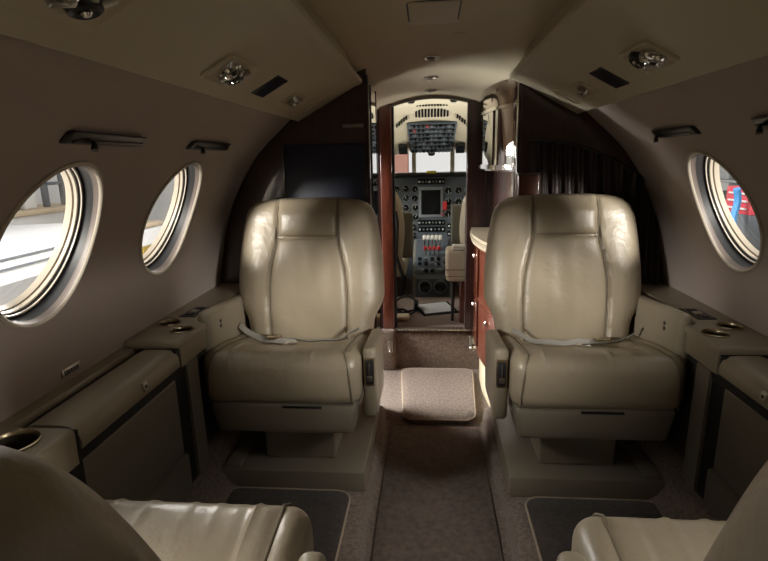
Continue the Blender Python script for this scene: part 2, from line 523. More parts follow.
# ceiling hatch and down-lights
def ceil_frame(x, y):
    d = .01
    n = Vector((-(ceil_z(x + d, y) - ceil_z(x - d, y)) / (2 * d), -(ceil_z(x, y + d) - ceil_z(x, y - d)) / (2 * d), 1)).normalized()
    return frame_at((x, y, ceil_z(x, y)), -n, (1, 0, 0))
m = ceil_frame(-.008, 1.575)
bm = NB(); rbox(bm, -.068, .068, -.103, .103, -.004, .0065, .003, n=1, fn=lambda w: m @ w)
hatch = tag(obj('ceiling_hatch', bm, M['cream']), 'square cream access hatch in the middle of the ceiling', 'hatch')
bm = NB()
for x0, x1, y0, y1 in ((-.073, .073, -.108, -.103), (-.073, .073, .103, .108), (-.073, -.068, -.103, .103), (.068, .073, -.103, .103)):
    box(bm, x0, x1, y0, y1, -.006, .0042, m)
obj('hatch_gap', bm, M['dark'], hatch)
for y, r, lab in ((1.985, .030, 'nearest of three round chrome down-lights along the ceiling'), (2.27, .030, 'middle of three round chrome down-lights along the ceiling'), (2.55, .028, 'farthest of three round chrome down-lights, beside cockpit arch')):
    m = ceil_frame(-.012, y)
    inv = Matrix.Translation(-m.translation) @ m
    root = empty('down_light', m.translation)
    bm = NB(); lathe(bm, [(r, -.002), (r * 1.0, .004), (r * .85, .006), (r * .68, .003), (r * .62, -.001)], inv, 24, caps=False)
    obj('bezel', bm, M['steel'], root)
    bm = NB(); lathe(bm, [(r * .64, -.003), (r * .64, .0005), (r * .3, .0015)], inv, 20)
    obj('lens', bm, M['dark'], root)
    tag(root, lab, 'light', 'ceiling down-lights')
bm = NB(); m = ceil_frame(.075, 1.78); lathe(bm, [(.022, -.002), (.022, .0015), (.018, .002)], m, 20)
tag(obj('blanking_cap', bm, M['ceiling']), 'small flush round cap on the ceiling right of the hatch', 'cap')

# ------------------------------------------------------------------ window shade pulls
def shade_pull(s, y0, y1, zz, knob, label):
    x = s * (wx(zz) - .006)
    p = Vector((x, (y0 + y1) / 2, zz)); root = empty('window_shade', p)
    L = (y1 - y0) / 2
    sl = math.atan2(wx(zz + .01) - wx(zz - .01), .02) * s
    def fn(w):
        z = w.z; return Vector((w.x + math.tan(sl) * z, w.y, w.z))
    bm = NB(); rbox(bm, -.010, .010, -L, L, -.0105, .0105, .007, n=1, fn=fn)
    obj('shade_housing', bm, M['dark'], root)
    bm = NB(); rbox(bm, -s * .010 - .003, -s * .010 + .003, -L * .86, L * .97, -.010, -.004, .002, n=1, fn=fn)
    obj('pull_lip', bm, M['dark'], root)
    bm = NB(); kx = -s * .008; ky = knob - (y0 + y1) / 2
    tube(bm, [(kx, ky, -.006), (kx - s * .003, ky - .003, -.012), (kx - s * .004, ky - .006, -.021)], [.003, .0055, .0065], 10)
    obj('pull_knob', bm, M['dark'], root)
    tag(root, label, 'window shade', 'dark window shade housings')
shade_pull(-1, .86, 1.10, 1.150, .925, 'long dark shade housing above the large left window nearest the camera')
shade_pull(-1, 1.335, 1.585, 1.150, 1.39, 'dark shade housing above the second left window, beside the front seat')
shade_pull(1, 1.37, 1.60, 1.158, 1.575, 'dark shade housing above the right window')
shade_pull(1, .885, 1.13, 1.158, 1.105, 'dark shade housing cut off at the right picture edge')

# ------------------------------------------------------------------ sidewall ledges
def ledge(s, side):
    root = empty('side_ledge', (s * .69, 1.05, .22))
    o = Vector((s * .69, 1.05, .22))
    def L(bm): 
        bmesh.ops.translate(bm, verts=bm.verts[:], vec=-o); return bm
    def sw(pr, y0, y1, n=8):
        bm = NB(); sweep_y(bm, [(s * x, z) for x, z in pr], [y0 + (y1 - y0) * k / n for k in range(n + 1)]); return L(bm)
    # lid with rounded nose, groove line, outer strip against the wall
    nose = [(.796, .604), (.790, .617), (.775, .622), (.72, .622), (.703, .619), (.692, .611), (.686, .598), (.684, .583), (.686, .574), (.70, .572), (.80, .572)]
    obj('ledge_lid', sw(nose, .848, 1.254), M['leather_smooth'], root)
    obj('outer_strip', sw([(.850, .612), (.850, .626), (.816, .622), (.811, .614), (.811, .58), (.845, .58)], .30, 1.262), M['leather_smooth'], root)
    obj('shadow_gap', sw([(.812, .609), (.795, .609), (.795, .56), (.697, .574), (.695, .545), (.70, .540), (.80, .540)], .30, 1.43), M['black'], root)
    bm = NB(); box(bm, s * .690, s * .80, .815, .850, .25, .614); L(bm); obj('end_gap_shade', bm, M['black'], root, smooth=False)
    bm = NB(); box(bm, s * .692, s * .80, 1.250, 1.266, .575, .619); L(bm); obj('end_gap_shade', bm, M['black'], root, smooth=False)  # black strip standing in for the shadow under the console's front edge
    obj('side_panel', sw([(.692, .542), (.696, .546), (.74, .546), (.74, .325), (.694, .325), (.690, .33)], .30, 1.232), M['panel'], root)
    obj('kick_panel', sw([(.684, .318), (.690, .322), (.74, .322), (.74, .21), (.688, .215), (.684, .22)], .30, 1.245), M['panel'], root)
    obj('black_strip', sw([(.699, .555), (.74, .555), (.74, .215), (.695, .215)], 1.230, 1.30, 2), M['black'], root)
    obj('forward_panel', sw([(.690, .56), (.70, .565), (.74, .565), (.74, .215), (.69, .215), (.686, .23)], 1.30, 1.365), M['panel'], root)
    # latch on the nose
    bm = NB(); yl = 1.08
    m = frame_at((s * .6845, yl, .597), (-s, 0, .15), (0, 1, 0)); m = Matrix.Translation(-o) @ m
    rbox(bm, -.009, .009, -.011, .011, -.003, .003, .0025, n=1, fn=lambda w: m @ w)
    la = obj('latch', bm, M['steel'], root)
    bm = NB(); lathe(bm, [(.004, 0), (.004, .0042), (.002, .0045)], m, 12)
    obj('latch_key_hole', bm, M['dark'], la)
    bm = NB(); box(bm, s * .734, s * .80, 1.365, 1.945, .093, .60); L(bm)
    obj('shaded_lining', bm, M['carpet_dark'], root, smooth=False)  # dark colour stands for the shade beside the armrest and cushion
    tag(root, 'tan leather covered side ledge and panel below the %s windows' % side, 'ledge', 'sidewall ledges')
    return root
ledge(-1, 'left'); ledge(1, 'right')

def cup_bm(c, r, h):
    bm = NB(); m = Matrix.Translation(c)
    lathe(bm, [(r * 1.08, .0005), (r * 1.09, .003), (r * 1.02, .004), (r * .97, .001), (r * .96, -.004)], m, 32, caps=False)
    return bm

def plate_with_holes(bm, x0, x1, y0, y1, zt, zb, holes, r):
    """flat slab whose top has round holes"""
    bm2 = bm
    # outline points
    N = 32
    # split the slab along y into cells, one per hole
    ys = [y0] + [(holes[i][1] + holes[i + 1][1]) / 2 for i in range(len(holes) - 1)] + [y1]
    for k, (hx, hy) in enumerate(holes):
        a, b = ys[k], ys[k + 1]
        per = []
        n4 = N // 4
        for i in range(n4): per.append((x0 + (x1 - x0) * i / n4, a))
        for i in range(n4): per.append((x1, a + (b - a) * i / n4))
        for i in range(n4): per.append((x1 - (x1 - x0) * i / n4, b))
        for i in range(n4): per.append((x0, b - (b - a) * i / n4))
        outer = [bm.verts.new((x, y, zt)) for x, y in per]
        inner = []
        for x, y in per:
            an = math.atan2(y - hy, x - hx)
            inner.append(bm.verts.new((hx + r * math.cos(an), hy + r * math.sin(an), zt)))
        grid_faces(bm, [outer, inner], cu=True)
        low = [bm.verts.new((v.co.x, v.co.y, zb)) for v in outer]
        # only outside edges get skirts
        for i in range(N):
            p, q = per[i], per[(i + 1) % N]
            onc = (abs(p[1] - q[1]) < 1e-9 and ((abs(p[1] - a) < 1e-9 and k > 0) or (abs(p[1] - b) < 1e-9 and k < len(holes) - 1)))
            if not onc: bm.faces.new((outer[i], low[i], low[(i + 1) % N], outer[(i + 1) % N]))
    bmesh.ops.remove_doubles(bm, verts=bm.verts[:], dist=1e-5)

def console(s, side):
    o = Vector((s * .74, 1.45, .57))
    root = empty('cup_holder_console', o)
    holes = [(.735, 1.372), (.785, 1.436)]
    bm = NB()
    plate_with_holes(bm, .690, .838, 1.268, 1.47, .640, .628, [(.735, 1.365), (.735, 1.365)][:1] if False else [(.762, 1.40)], .001) if False else None
    # body: two slabs round the cup wells
    def R(x0, x1, y0, y1, z0, z1, r): rbox(bm, s * x0, s * x1, y0, y1, z0, z1, r, n=1)
    # top built as radial patches around each cup (cells split along x)
    def top(x0, x1, y0, y1, hx, hy, r):
        N = 48; per = []; n4 = N // 4
        for i in range(n4): per.append((x0 + (x1 - x0) * i / n4, y0))
        for i in range(n4): per.append((x1, y0 + (y1 - y0) * i / n4))
        for i in range(n4): per.append((x1 - (x1 - x0) * i / n4, y1))
        for i in range(n4): per.append((x0, y1 - (y1 - y0) * i / n4))
        outer = [bm.verts.new((s * x, y, .640)) for x, y in per]
        inner = [bm.verts.new((s * (hx + r * math.cos(math.atan2(y - hy, x - hx))), hy + r * math.sin(math.atan2(y - hy, x - hx)), .640)) for x, y in per]
        grid_faces(bm, [outer, inner], cu=True)
    r = .0305
    top(.692, .7615, 1.272, 1.435, .727, 1.366, r)
    top(.7615, .842, 1.272, 1.47, .796, 1.428, r)
    bm.faces.new([bm.verts.new((s * x, y, .640)) for x, y in ((.692, 1.435), (.7615, 1.435), (.7615, 1.47), (.730, 1.462), (.715, 1.445))])
    # rounded rim, sides
    path = [(.692, 1.47), (.692, 1.272), (.842, 1.272)]
    rim = [(0, 0), (.004, -.001), (.008, -.005), (.009, -.011), (.008, -.018), (.004, -.020)]
    rows = []
    for dx, dz in rim:
        rows.append([bm.verts.new((s * (.730 - dx), 1.95, .640 + dz)), bm.verts.new((s * (.730 - dx), 1.462, .640 + dz)), bm.verts.new((s * (.715 - dx), 1.445, .640 + dz)), bm.verts.new((s * (.692 - dx), 1.435, .640 + dz)), bm.verts.new((s * (.692 - dx), 1.272 - dx * .0, .640 + dz)), bm.verts.new((s * (.692 - dx * .7), 1.272 - dx * .7, .640 + dz)), bm.verts.new((s * .692, 1.272 - dx, .640 + dz)), bm.verts.new((s * .842, 1.272 - dx, .640 + dz))])
    grid_faces(bm, rows)
    v = [bm.verts.new((s * x, y, .640)) for x, y in ((.730, 1.462), (.7615, 1.47), (.842, 1.47), (.85, 1.95), (.730, 1.95))]
    bm.faces.new(v)
    rows = [[bm.verts.new((s * x, y, z)) for x, y in ((.728, 1.95), (.728, 1.462), (.713, 1.445), (.690, 1.435), (.690, 1.272), (.842, 1.272))] for z in (.620, .565)]
    grid_faces(bm, rows)
    bmesh.ops.translate(bm, verts=bm.verts[:], vec=-o)
    obj('console_top', bm, M['leather_smooth'], root)
    for hx, hy in ((.727, 1.366), (.796, 1.428)):
        b2 = cup_bm(Vector((s * hx, hy, .640)) - o, r, .055)
        c = obj('cup_holder', b2, M['brass'], root)
        b3 = NB(); lathe(b3, [(.001, 0), (r * .92, 0), (r * .97, .052)], Matrix.Translation(Vector((s * hx, hy, .586)) - o), 28, caps=False)
        obj('cup_liner', b3, M['cupwell'], c)
    bm = NB(); cx, cy = s * .768, 1.545
    mm = Matrix.Translation(Vector((cx, cy, .6405)) - o) @ Matrix.Rotation(s * .05, 4, 'Z')
    rbox(bm, -.027, .027, -.055, .055, -.003, .003, .003, n=1, fn=lambda w: mm @ w)
    sp = obj('switch_panel', bm, M['dark'], root)
    for q in range(3):
        bm = NB(); rbox(bm, -.012, .012, -.011 + (q - 1) * .033, .011 + (q - 1) * .033, .002, .006, .002, n=1, fn=lambda w: mm @ w)
        obj('switch', bm, M['steel'] if q == 1 else M['slot'], sp)
    tag(root, 'tan console with two cup holders and switches beside the %s front seat' % side, 'console', 'cup holder consoles')
console(-1, 'left'); console(1, 'right')

# near console of the left forward-facing seat (large single cup holder)
def near_console(s, side):
    o = Vector((s * .74, .6, .57)); root = empty('armrest_console', o)
    bm = NB()
    N = 48
    per = []; x0, x1, y0, y1 = .672, .842, .68, .806; n4 = 12; hx, hy, r = .738, .752, .042
    for i in range(n4): per.append((x0 + (x1 - x0) * i / n4, y0))
    for i in range(n4): per.append((x1, y0 + (y1 - y0) * i / n4))
    for i in range(n4): per.append((x1 - (x1 - x0) * i / n4, y1))
    for i in range(n4): per.append((x0, y1 - (y1 - y0) * i / n4))
    outer = [bm.verts.new((s * x, y, .640)) for x, y in per]
    inner = [bm.verts.new((s * (hx + r * math.cos(math.atan2(y - hy, x - hx))), hy + r * math.sin(math.atan2(y - hy, x - hx)), .640)) for x, y in per]
    grid_faces(bm, [outer, inner], cu=True)
    bm.faces.new([bm.verts.new((s * x, y, .640)) for x, y in ((.672, .68), (.842, .68), (.842, .25), (.672, .25))])
    rows = []
    for dx, dz in ((0, 0), (.004, -.001), (.008, -.005), (.0095, -.011), (.0095, -.07)):
        rows.append([bm.verts.new((s * (.672 - dx), .25, .64 + dz)), bm.verts.new((s * (.672 - dx), .68, .64 + dz)), bm.verts.new((s * (.672 - dx), .806, .64 + dz)), bm.verts.new((s * (.672 - dx * .7), .806 + dx * .7 * .3, .64 + dz)), bm.verts.new((s * .672, .806 + dx * .3, .64 + dz)), bm.verts.new((s * .842, .806 + dx * .3, .64 + dz))])
    grid_faces(bm, rows)
    bmesh.ops.translate(bm, verts=bm.verts[:], vec=-o)
    obj('console_top', bm, M['leather_smooth'], root)
    c = obj('cup_holder', cup_bm(Vector((s * hx, hy, .640)) - o, r, .07), M['brass'], root)
    b3 = NB(); lathe(b3, [(.001, 0), (r * .92, 0), (r * .97, .067)], Matrix.Translation(Vector((s * hx, hy, .571)) - o), 28, caps=False)
    obj('cup_liner', b3, M['cupwell'], c)
    tag(root, 'tan armrest console with one cup holder at the %s picture edge' % side, 'console', 'near armrest consoles')
near_console(-1, 'left'); near_console(1, 'right')

# small metal placard on the left wall just above the ledge
bm = NB(); m = frame_at((-(wx(.645) - .001), 1.055, .648), (1, 0, .12), (0, 1, 0))
rbox(bm, -.032, .032, -.010, .010, -.002, .003, .002, n=1, fn=lambda w: m @ w)
pl = tag(obj('wall_vent', bm, M['steel']), 'small metal grille plate low on the left wall above the ledge', 'vent')
bm = NB()
for k in range(7): box(bm, -.024 + k * .007, -.020 + k * .007, -.006, .004, .0028, .0036, m)
obj('vent_slots', bm, M['dark'], pl)

# ------------------------------------------------------------------ seats
BW = [(.40, .212), (.50, .222), (.555, .230), (.585, .244), (.61, .257), (.64, .264), (.72, .262), (.80, .254), (.87, .244), (.91, .235), (.935, .224), (.955, .205), (.966, .180), (.973, .14), (.976, .10)]
SEAM = [(.48, .134), (.62, .139), (.70, .136), (.77, .124), (.82, .111), (.846, .105)]
def back_y(z, aft): return .325 + (z - .50) * .17 + aft       # local y of the backrest's middle plane
def pad(W, z0, z1, T, yc, nu=30, nv=40, ex=5.0, ez=7.0, puff=0.0, back=True, front=None):
    """upholstered pad: outline half width W(z), thickness T, middle plane yc(z); front faces -y"""
    bm = NB(); fr, bk = [], []
    for j in range(nv + 1):
        tv = -math.cos(PI * j / nv)            # -1..1 dense at the ends
        z = (z0 + z1) / 2 + (z1 - z0) / 2 * tv
        rf, rb = [], []
        for i in range(nu + 1):
            tu = -math.cos(PI * i / nu)
            e = max(0, 1 - abs(tu) ** ex) ** .42 * max(0, 1 - abs(tv) ** ez) ** .42
            x = W(z) * tu
            pf = puff * (1 - tu * tu) * (1 - tv * tv)
            if front: pf += front(x, z) * min(1, e * 1.2)
            a = bm.verts.new((x, yc(z) - T * e - pf, z))
            edge = i in (0, nu) or j in (0, nv)
            b = a if edge else bm.verts.new((x, yc(z) + T * e * (1 if back else .2), z))
            rf.append(a); rb.append(b)
        fr.append(rf); bk.append(rb)
    grid_faces(bm, fr)
    for j in range(nv):
        for i in range(nu):
            q = []
            for t in (bk[j][i], bk[j + 1][i], bk[j + 1][i + 1], bk[j][i + 1]):
                if t not in q: q.append(t)
            if len(q) > 2:
                try: bm.faces.new(q)
                except ValueError: pass
    return bm

def make_seat(loc, rz, aisle, label, recline=0.0, outer=True, arm_off=0.0):
    """local frame: faces -y, y=0 at the cushion's front, z=0 at the platform top (world .159); aisle = +-1 local side of the aisle arm"""
    Z0 = .159
    w = -aisle                                # window side
    root = empty('passenger_seat', loc, rz)
    def P(name, bm, m, parent=None, **k):
        if parent is None:
            bmesh.ops.translate(bm, verts=bm.verts[:], vec=(0, 0, -Z0)); return obj(name, bm, m, root, **k)
        bmesh.ops.translate(bm, verts=bm.verts[:], vec=(0, 0, -Z0)); return obj(name, bm, m, parent, **k)
    ox = w * .020
    # cushion
    def cf(v):
        x = (v.x - ox) / .240; y = v.y
        t = max(0, min(1, (v.z - .40) / .13))
        g = lambda a, c, w_: math.exp(-((a - c) / w_) ** 2)
        dip = -.030 * (1 / (1 + math.exp((abs(x) - .72) * 16))) * (1 / (1 + math.exp((.16 - y) * 45)))   # sunken centre, firm side bolsters
        top = t * (-.050 * max(0, (y - .05) / .37) + dip - .006 * g(abs(x), .80, .05) * (y > .03))
        top += t * .006 * (abs(x) > .6) * math.sin(PI * min(1, max(0, y / .3)))
        bulge = -.016 * (1 - x ** 4) * math.sin(PI * max(0, min(1, (v.z - .38) / .17))) * max(0, 1 - y / .06) if y < .06 else 0
        # seat wrinkles over the front edge
        wr = 0
        for q in range(9):
            cx = -.62 + q * .15 + .04 * math.sin(q * 5.1)
            amp = .0032 * (.5 + .5 * math.sin(q * 2.7 + 1)) 
            wr += amp * g(x + .25 * (v.z - .54) * math.sin(q * 3.3), cx, .022) * g(y, .035, .06) * max(0, min(1, (v.z - .48) / .04))
        return Vector((v.x, v.y + bulge - wr * .7 * (y < .05), v.z + top + wr))
    bm = NB(); rbox(bm, ox - .240, ox + .240, 0, .42, .388, .553, .040, n=(64, 16, 8), fn=cf, m=6)
    cush = P('seat_cushion', bm, M['leather'])
    for sx in (-1, 1):
        bm = NB()
        pts = [(ox + sx * .218, -.0005, .402), (ox + sx * .216, -.004, .42), (ox + sx * .214, -.006, .445), (ox + sx * .211, -.009, .485), (ox + sx * .206, -.004, .520), (ox + sx * .199, .010, .546)]
        for k in range(22):
            tt = k / 21
            y = .026 + tt * .38; x = ox + sx * (.193 - .003 * tt)
            pts.append((x, y, cf(Vector((x, y, .553))).z + .0008))
        tube(bm, pts, .0024, 6)
        P('piping', bm, M['seam'], cush)
    # skirt under the cushion (tapers towards the bottom), with a black strip painted as shade under the lip
    bm = NB()
    def sk(v):
        t = (.392 - v.z) / .105
        return Vector((ox + (v.x - ox) * (1 - .07 * t), v.y + .008 * t, v.z))
    rbox(bm, ox - .228, ox + .228, .014, .40, .288, .393, .016, n=4, fn=sk)
    skirt = P('seat_skirt', bm, M['shell'])
    bm = NB(); rbox(bm, -.02, .10, .010, .03, .379, .385, .002, n=1)
    P('lip_shade', bm, M['black'], skirt)
    bm = NB(); rbox(bm, -.112, .118, .10, .36, Z0, .296, .008, n=1)
    P('pedestal', bm, M['shell'])
    # backrest
    yb = lambda z: back_y(z, 0) + .045 + recline * (z - .5)
    yf = lambda z: yb(z) - .050
    def SW(z):
        return interp(SEAM, z)
    def bolster(x, z):
        a = abs(x); s_ = SW(min(z, .846))
        d = a - s_
        f = .016 / (1 + math.exp(-d * 240)) * max(0, min(1, (.90 - z) / .14)) * max(0, 1 - max(0, d - .05) / .08)
        f -= .010 * math.exp(-(d / .006) ** 2)
        if a < s_ + .01: f -= .008 * math.exp(-((z - .846) / .006) ** 2)
        return f
    bm = pad(lambda z: interp(BW, z), .40, .977, .056, yb, nu=90, nv=90, ex=9, ez=14, front=bolster)
    back = P('backrest', bm, M['leather'])
    bm = pad(lambda z: SW(z) - .0015, .468, .842, .016, yf, nu=36, nv=44, ex=9, ez=16, puff=.012, front=lambda x, z: .0016 * math.sin(60 * x + 31 * z) * math.sin(23 * z - 40 * x + 1) * max(0, 1 - (x / .12) ** 2))
    P('back_cushion', bm, M['leather'])
    bm = pad(lambda z: .1035, .849, .976, .018, lambda z: yf(z) + max(0, z - .93) * .55, nu=20, nv=20, ex=9, ez=7, puff=.006)
    P('headrest', bm, M['leather'])
    for sx in (-1, 1):
        bm = NB()
        tube(bm, [(sx * (interp(SEAM, z)), yf(z) - .0075, z) for z in [.47 + .376 * k / 24 for k in range(25)]] + [(sx * .1055, yf(z) - .0065 + max(0, z - .93) * .75, z) for z in [.86 + .11 * k / 10 for k in range(11)]], .0022, 6)
        P('piping', bm, M['seam'], back)
    # aisle armrest: upright padded panel, top falling slightly to the rear
    ax0, ax1 = aisle * .222, aisle * .265
    def af(v):
        t = max(0, min(1, (v.y - .05) / .27))
        k_ = (v.z - .335) / (.575 - .335)
        lo = .322 - .01 * t; hi = .560 - .025 * t
        return Vector((v.x - aisle * .004 * (1 - k_), v.y + arm_off + .02 * (1 - k_) ** 2 * (1 - t), lo + (hi - lo) * k_))
    bm = NB(); rbox(bm, ax0, ax1, .050, .32, .335, .575, .017, n=(2, 8, 8), fn=af, m=4)
    arm = P('armrest', bm, M['leather_smooth'])
    # recline lever in its metal plate on the front face
    cx = (ax0 + ax1) / 2
    bm = NB(); rbox(bm, cx - .0155, cx + .0155, arm_off + .045, arm_off + .060, .440, .527, .003, n=1)
    pt = P('lever_plate', bm, M['brass'], arm)
    bm = NB(); rbox(bm, cx - .0118, cx + .0118, arm_off + .0425, arm_off + .052, .448, .520, .002, n=1)
    P('lever_slot', bm, M['black'], arm)
    bm = NB(); rbox(bm, cx - .0022, cx + .0022, arm_off + .039, arm_off + .050, .472, .515, .001, n=1)
    rbox(bm, cx - .008, cx + .008, arm_off + .037, arm_off + .050, .457, .474, .002, n=1)
    P('recline_lever', bm, M['steel'], arm)
    # window-side armrest : big rounded panel
    bm = NB()
    def wf(v):
        t = max(0, min(1, (v.y - .05) / .4))
        return Vector((v.x, v.y, v.z - .035 * t * (1 if v.z > .58 else 0)))
    rbox(bm, w * .240, w * .283, .05, .47, .40, .668, .022, n=(2, 6, 8), fn=wf, m=4)
    if outer:
      arm2 = P('armrest', bm, M['leather_smooth'])
      bm = NB()
      for dz in (-.008, .008):
        lathe(bm, [(.006, -.002), (.006, .0022), (.003, .0026)], frame_at((w * .240, .135, .607 + dz), (-w, 0, 0)), 14)
      P('audio_socket', bm, M['dark'], arm2)
    # lap belt lying across the rear of the cushion
    def belt(pts, wd, name, parent=None):
        bm = NB(); a, b, c, d = [], [], [], []
        for k, p in enumerate(pts):
            p = Vector(p)
            q = Vector(pts[min(k + 1, len(pts) - 1)]) - Vector(pts[max(k - 1, 0)]); q.z = 0; q.normalize()
            side = Vector((-q.y, q.x, 0)) * wd + Vector((0, 0, wd * .75))
            a.append(bm.verts.new(p - side)); b.append(bm.verts.new(p + side))
            c.append(bm.verts.new(p - side + Vector((0, 0, .003)))); d.append(bm.verts.new(p + side + Vector((0, 0, .003))))
        grid_faces(bm, [a, b, d, c], cv=True)
        bm.faces.new((a[0], b[0], d[0], c[0])); bm.faces.new((a[-1], b[-1], d[-1], c[-1]))
        return P(name, bm, M['belt'], parent)
    def top(x, y): return cf(Vector((ox + x, y, .553))).z + .003
    ba = -aisle                                # buckle on the window side
    p1 = []
    for k in range(24):
        tt = k / 23; x = aisle * .205 * (1 - tt) + ba * .09 * tt
        y = .262 - .012 * math.sin(PI * tt) + .010 * math.sin(3 * PI * tt)
        lift = .016 * max(0, 1 - tt / .18) + .010
        p1.append((ox + x, y, top(x, y) + lift + .002 * math.sin(19 * tt)))
    bl = belt(p1, .0075, 'seat_belt')
    p2 = []
    for k in range(18):
        tt = k / 17; x = ba * (.212 - .21 * tt); y = .275 - .075 * tt + .018 * math.sin(PI * tt)
        p2.append((ox + x, y, top(x, y) + .010 + .018 * max(0, 1 - tt / .2)))
    belt(p2, .0085, 'belt_strap', bl)
    bm = NB(); bx, by = ox + ba * .088, .262; bz = top(ba * .088, .262) + .018
    rbox(bm, bx - .024, bx + .024, by - .016, by + .010, bz - .006, bz + .009, .004, n=1)
    P('belt_buckle', bm, M['brass'], bl)
    bm = NB(); bx, by = ox + ba * .01, .200; bz = top(ba * .01, .2) + .010
    rbox(bm, bx - .024, bx + .020, by - .009, by + .009, bz - .003, bz + .003, .002, n=1)
    P('belt_tongue', bm, M['chrome'], bl)
    tag(root, label, 'seat', 'tan leather passenger seats')
    return root

make_seat((-.443, 1.40, .159), 0, 1, 'left tan leather passenger seat facing the camera, in front of the dark blue panel')
make_seat((.434, 1.40, .159), 0, -1, 'right tan leather passenger seat facing the camera, in front of the dark pleated curtain')
make_seat((-.432, .755, .159), PI, -1, 'tan leather seat at the bottom left corner, its dark back turned to the camera', .25, False, .07)
make_seat((.420, .757, .159), PI, 1, 'tan leather seat at the bottom right corner, its dark back turned to the camera', .08, False, .05)

# seat platforms
def platform(s, y0, y1, label):
    o = Vector((s * .45, (y0 + y1) / 2, .093)); root = empty('seat_platform', o)
    bm = NB(); xa, xb = (.222, .682)
    rbox(bm, s * xa, s * xb, y0, y1, .0925, .159, .004, n=1)
    bmesh.ops.translate(bm, verts=bm.verts[:], vec=-o)
    obj('platform_deck', bm, M['shell'], root)
    bm = NB(); rbox(bm, s * .62, s * .668, y0 + .01, y1, .157, .172, .005, n=1)
    bmesh.ops.translate(bm, verts=bm.verts[:], vec=-o)
    obj('seat_track', bm, M['shell'], root)
    tag(root, label, 'platform', 'beige seat platforms')
platform(-1, 1.425, 1.935, 'low beige platform under the left seat that faces the camera')
platform(1, 1.425, 1.935, 'low beige platform under the right seat that faces the camera')
platform(-1, .20, .70, 'low beige platform under the bottom left corner seat')
platform(1, .20, .70, 'low beige platform under the bottom right corner seat')

# ------------------------------------------------------------------ carpets on the floor
def rrect(x0, x1, y0, y1, r, n=8):
    out = []
    for cx, cy, a0 in ((x1 - r, y1 - r, 0), (x0 + r, y1 - r, PI / 2), (x0 + r, y0 + r, PI), (x1 - r, y0 + r, 1.5 * PI)):
        for k in range(n + 1):
            a = a0 + PI / 2 * k / n
            out.append((cx + r * math.cos(a), cy + r * math.sin(a)))
    return out
def mat_thing(name, outline, z, m, label, cat, group=None, lift=None):
    bm = NB()
    cx = sum(p[0] for p in outline) / len(outline); cy = sum(p[1] for p in outline) / len(outline)
    lf = lift or (lambda x, y: 0)
    rows = [[bm.verts.new((x, y, z)) for x, y in outline]]
    for f in (1.0, .98, .8, .5, .2):
        rows.append([bm.verts.new((cx + (x - cx) * f, cy + (y - cy) * f, z + (.010 if f < 1 else .007) + lf(cx + (x - cx) * f, cy + (y - cy) * f))) for x, y in outline])
    grid_faces(bm, rows, cu=True); bm.faces.new(rows[-1])
    o = obj(name, bm, m)
    bm = NB(); tube(bm, [(x, y, z + .007 + lf(x, y)) for x, y in outline], .0035, 6, closed=True)
    obj('edge_binding', bm, M['piping'], o)
    return tag(o, label, cat, group)
mat_thing('floor_mat', [(-x, y) for x, y in rrect(.262, .655, .74, 1.415, .045)], .0935, M['carpet_dark'], 'dark footwell mat with light edging on the left, before the bottom left seat', 'mat', 'footwell mats')
mat_thing('floor_mat', rrect(.262, .655, .74, 1.415, .045), .0935, M['carpet_dark'], 'dark footwell mat with light edging on the right, before the bottom right seat', 'mat', 'footwell mats')
def tr(x, y):   # taper of the small entry mat
    t = (y - 2.03) / .57
    return (x * (1 + .0 * t) + (.04 if x > 0 else -.045) * t * .8, y)
ol = [tr(x, y) for x, y in rrect(-.130, .175, 2.035, 2.60, .045)]
mat_thing('entry_mat', ol, .0, M['carpet'], 'small light taupe mat with pale edging on the floor below the cockpit step', 'mat',
          lift=lambda x, y: .035 * max(0, (x - .10) / .1) ** 2 * max(0, 1 - abs(y - 2.16) / .16) + .012)
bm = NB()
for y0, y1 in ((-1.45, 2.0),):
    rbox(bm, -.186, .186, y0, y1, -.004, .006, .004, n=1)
tag(obj('aisle_shade_strip', bm, M['carpet_aisle_shade']), 'taupe aisle carpet strip coloured darker for the shade between the seats', 'runner')

# ------------------------------------------------------------------ forward partitions
def partition(s, xin, ztop_fn, y0, y1):
    bm = NB()
    pts = [(xin, 0.0)]
    for k in range(0, 30):
        z = 0 + 1.45 * k / 29
        x = wx(z) + .004
        if x > xin: pts.append((x, z))
    pts.append((xin, 1.45))
    prism(bm, [Vector((s * x, y0, z)) for x, z in pts], (0, y1 - y0, 0))
    return bm
struct('wall_front_left', partition(-1, .243, None, 1.95, 1.98), M['wood'], smooth=False)
struct('wall_front_right', partition(1, .300, None, 1.95, 1.98), M['wood'], smooth=False)
# polished edge moulding along the partitions' aisle edges
for s, x, nm, i in ((-1, .243, 'left', 3), (1, .300, 'right', 4)):
    bm = NB(); rbox(bm, s * (x - .008), s * (x + .006), 1.944, 1.986, .10, 1.40, .005, n=1)
    struct('trim_%d' % i, bm, M['wood'])
# arched edge of the partitions against the cabin lining
# navy panel
t = empty('wall_panel', (-.404, 1.945, 1.0))
bm = NB(); rbox(bm, -.152, .152, -.006, .006, -.31, .165, .004, n=1); obj('panel_face', bm, M['navy'], t)
bm = NB()
for a in ((-.158, -.152, -.31, .171), (.152, .158, -.31, .171), (-.158, .158, .165, .171)):
    box(bm, a[0], a[1], -.008, .006, a[2], a[3])
obj('panel_frame', bm, M['wood'], t, smooth=False)
tag(t, 'dark navy rectangular panel on the left partition above the seat', 'panel')
bm = NB(); rbox(bm, -.333, -.257, 1.943, 1.951, 1.220, 1.233, .003, n=1)
tag(obj('name_plate', bm, M['grey']), 'small grey plate high on the dark left partition', 'plate')
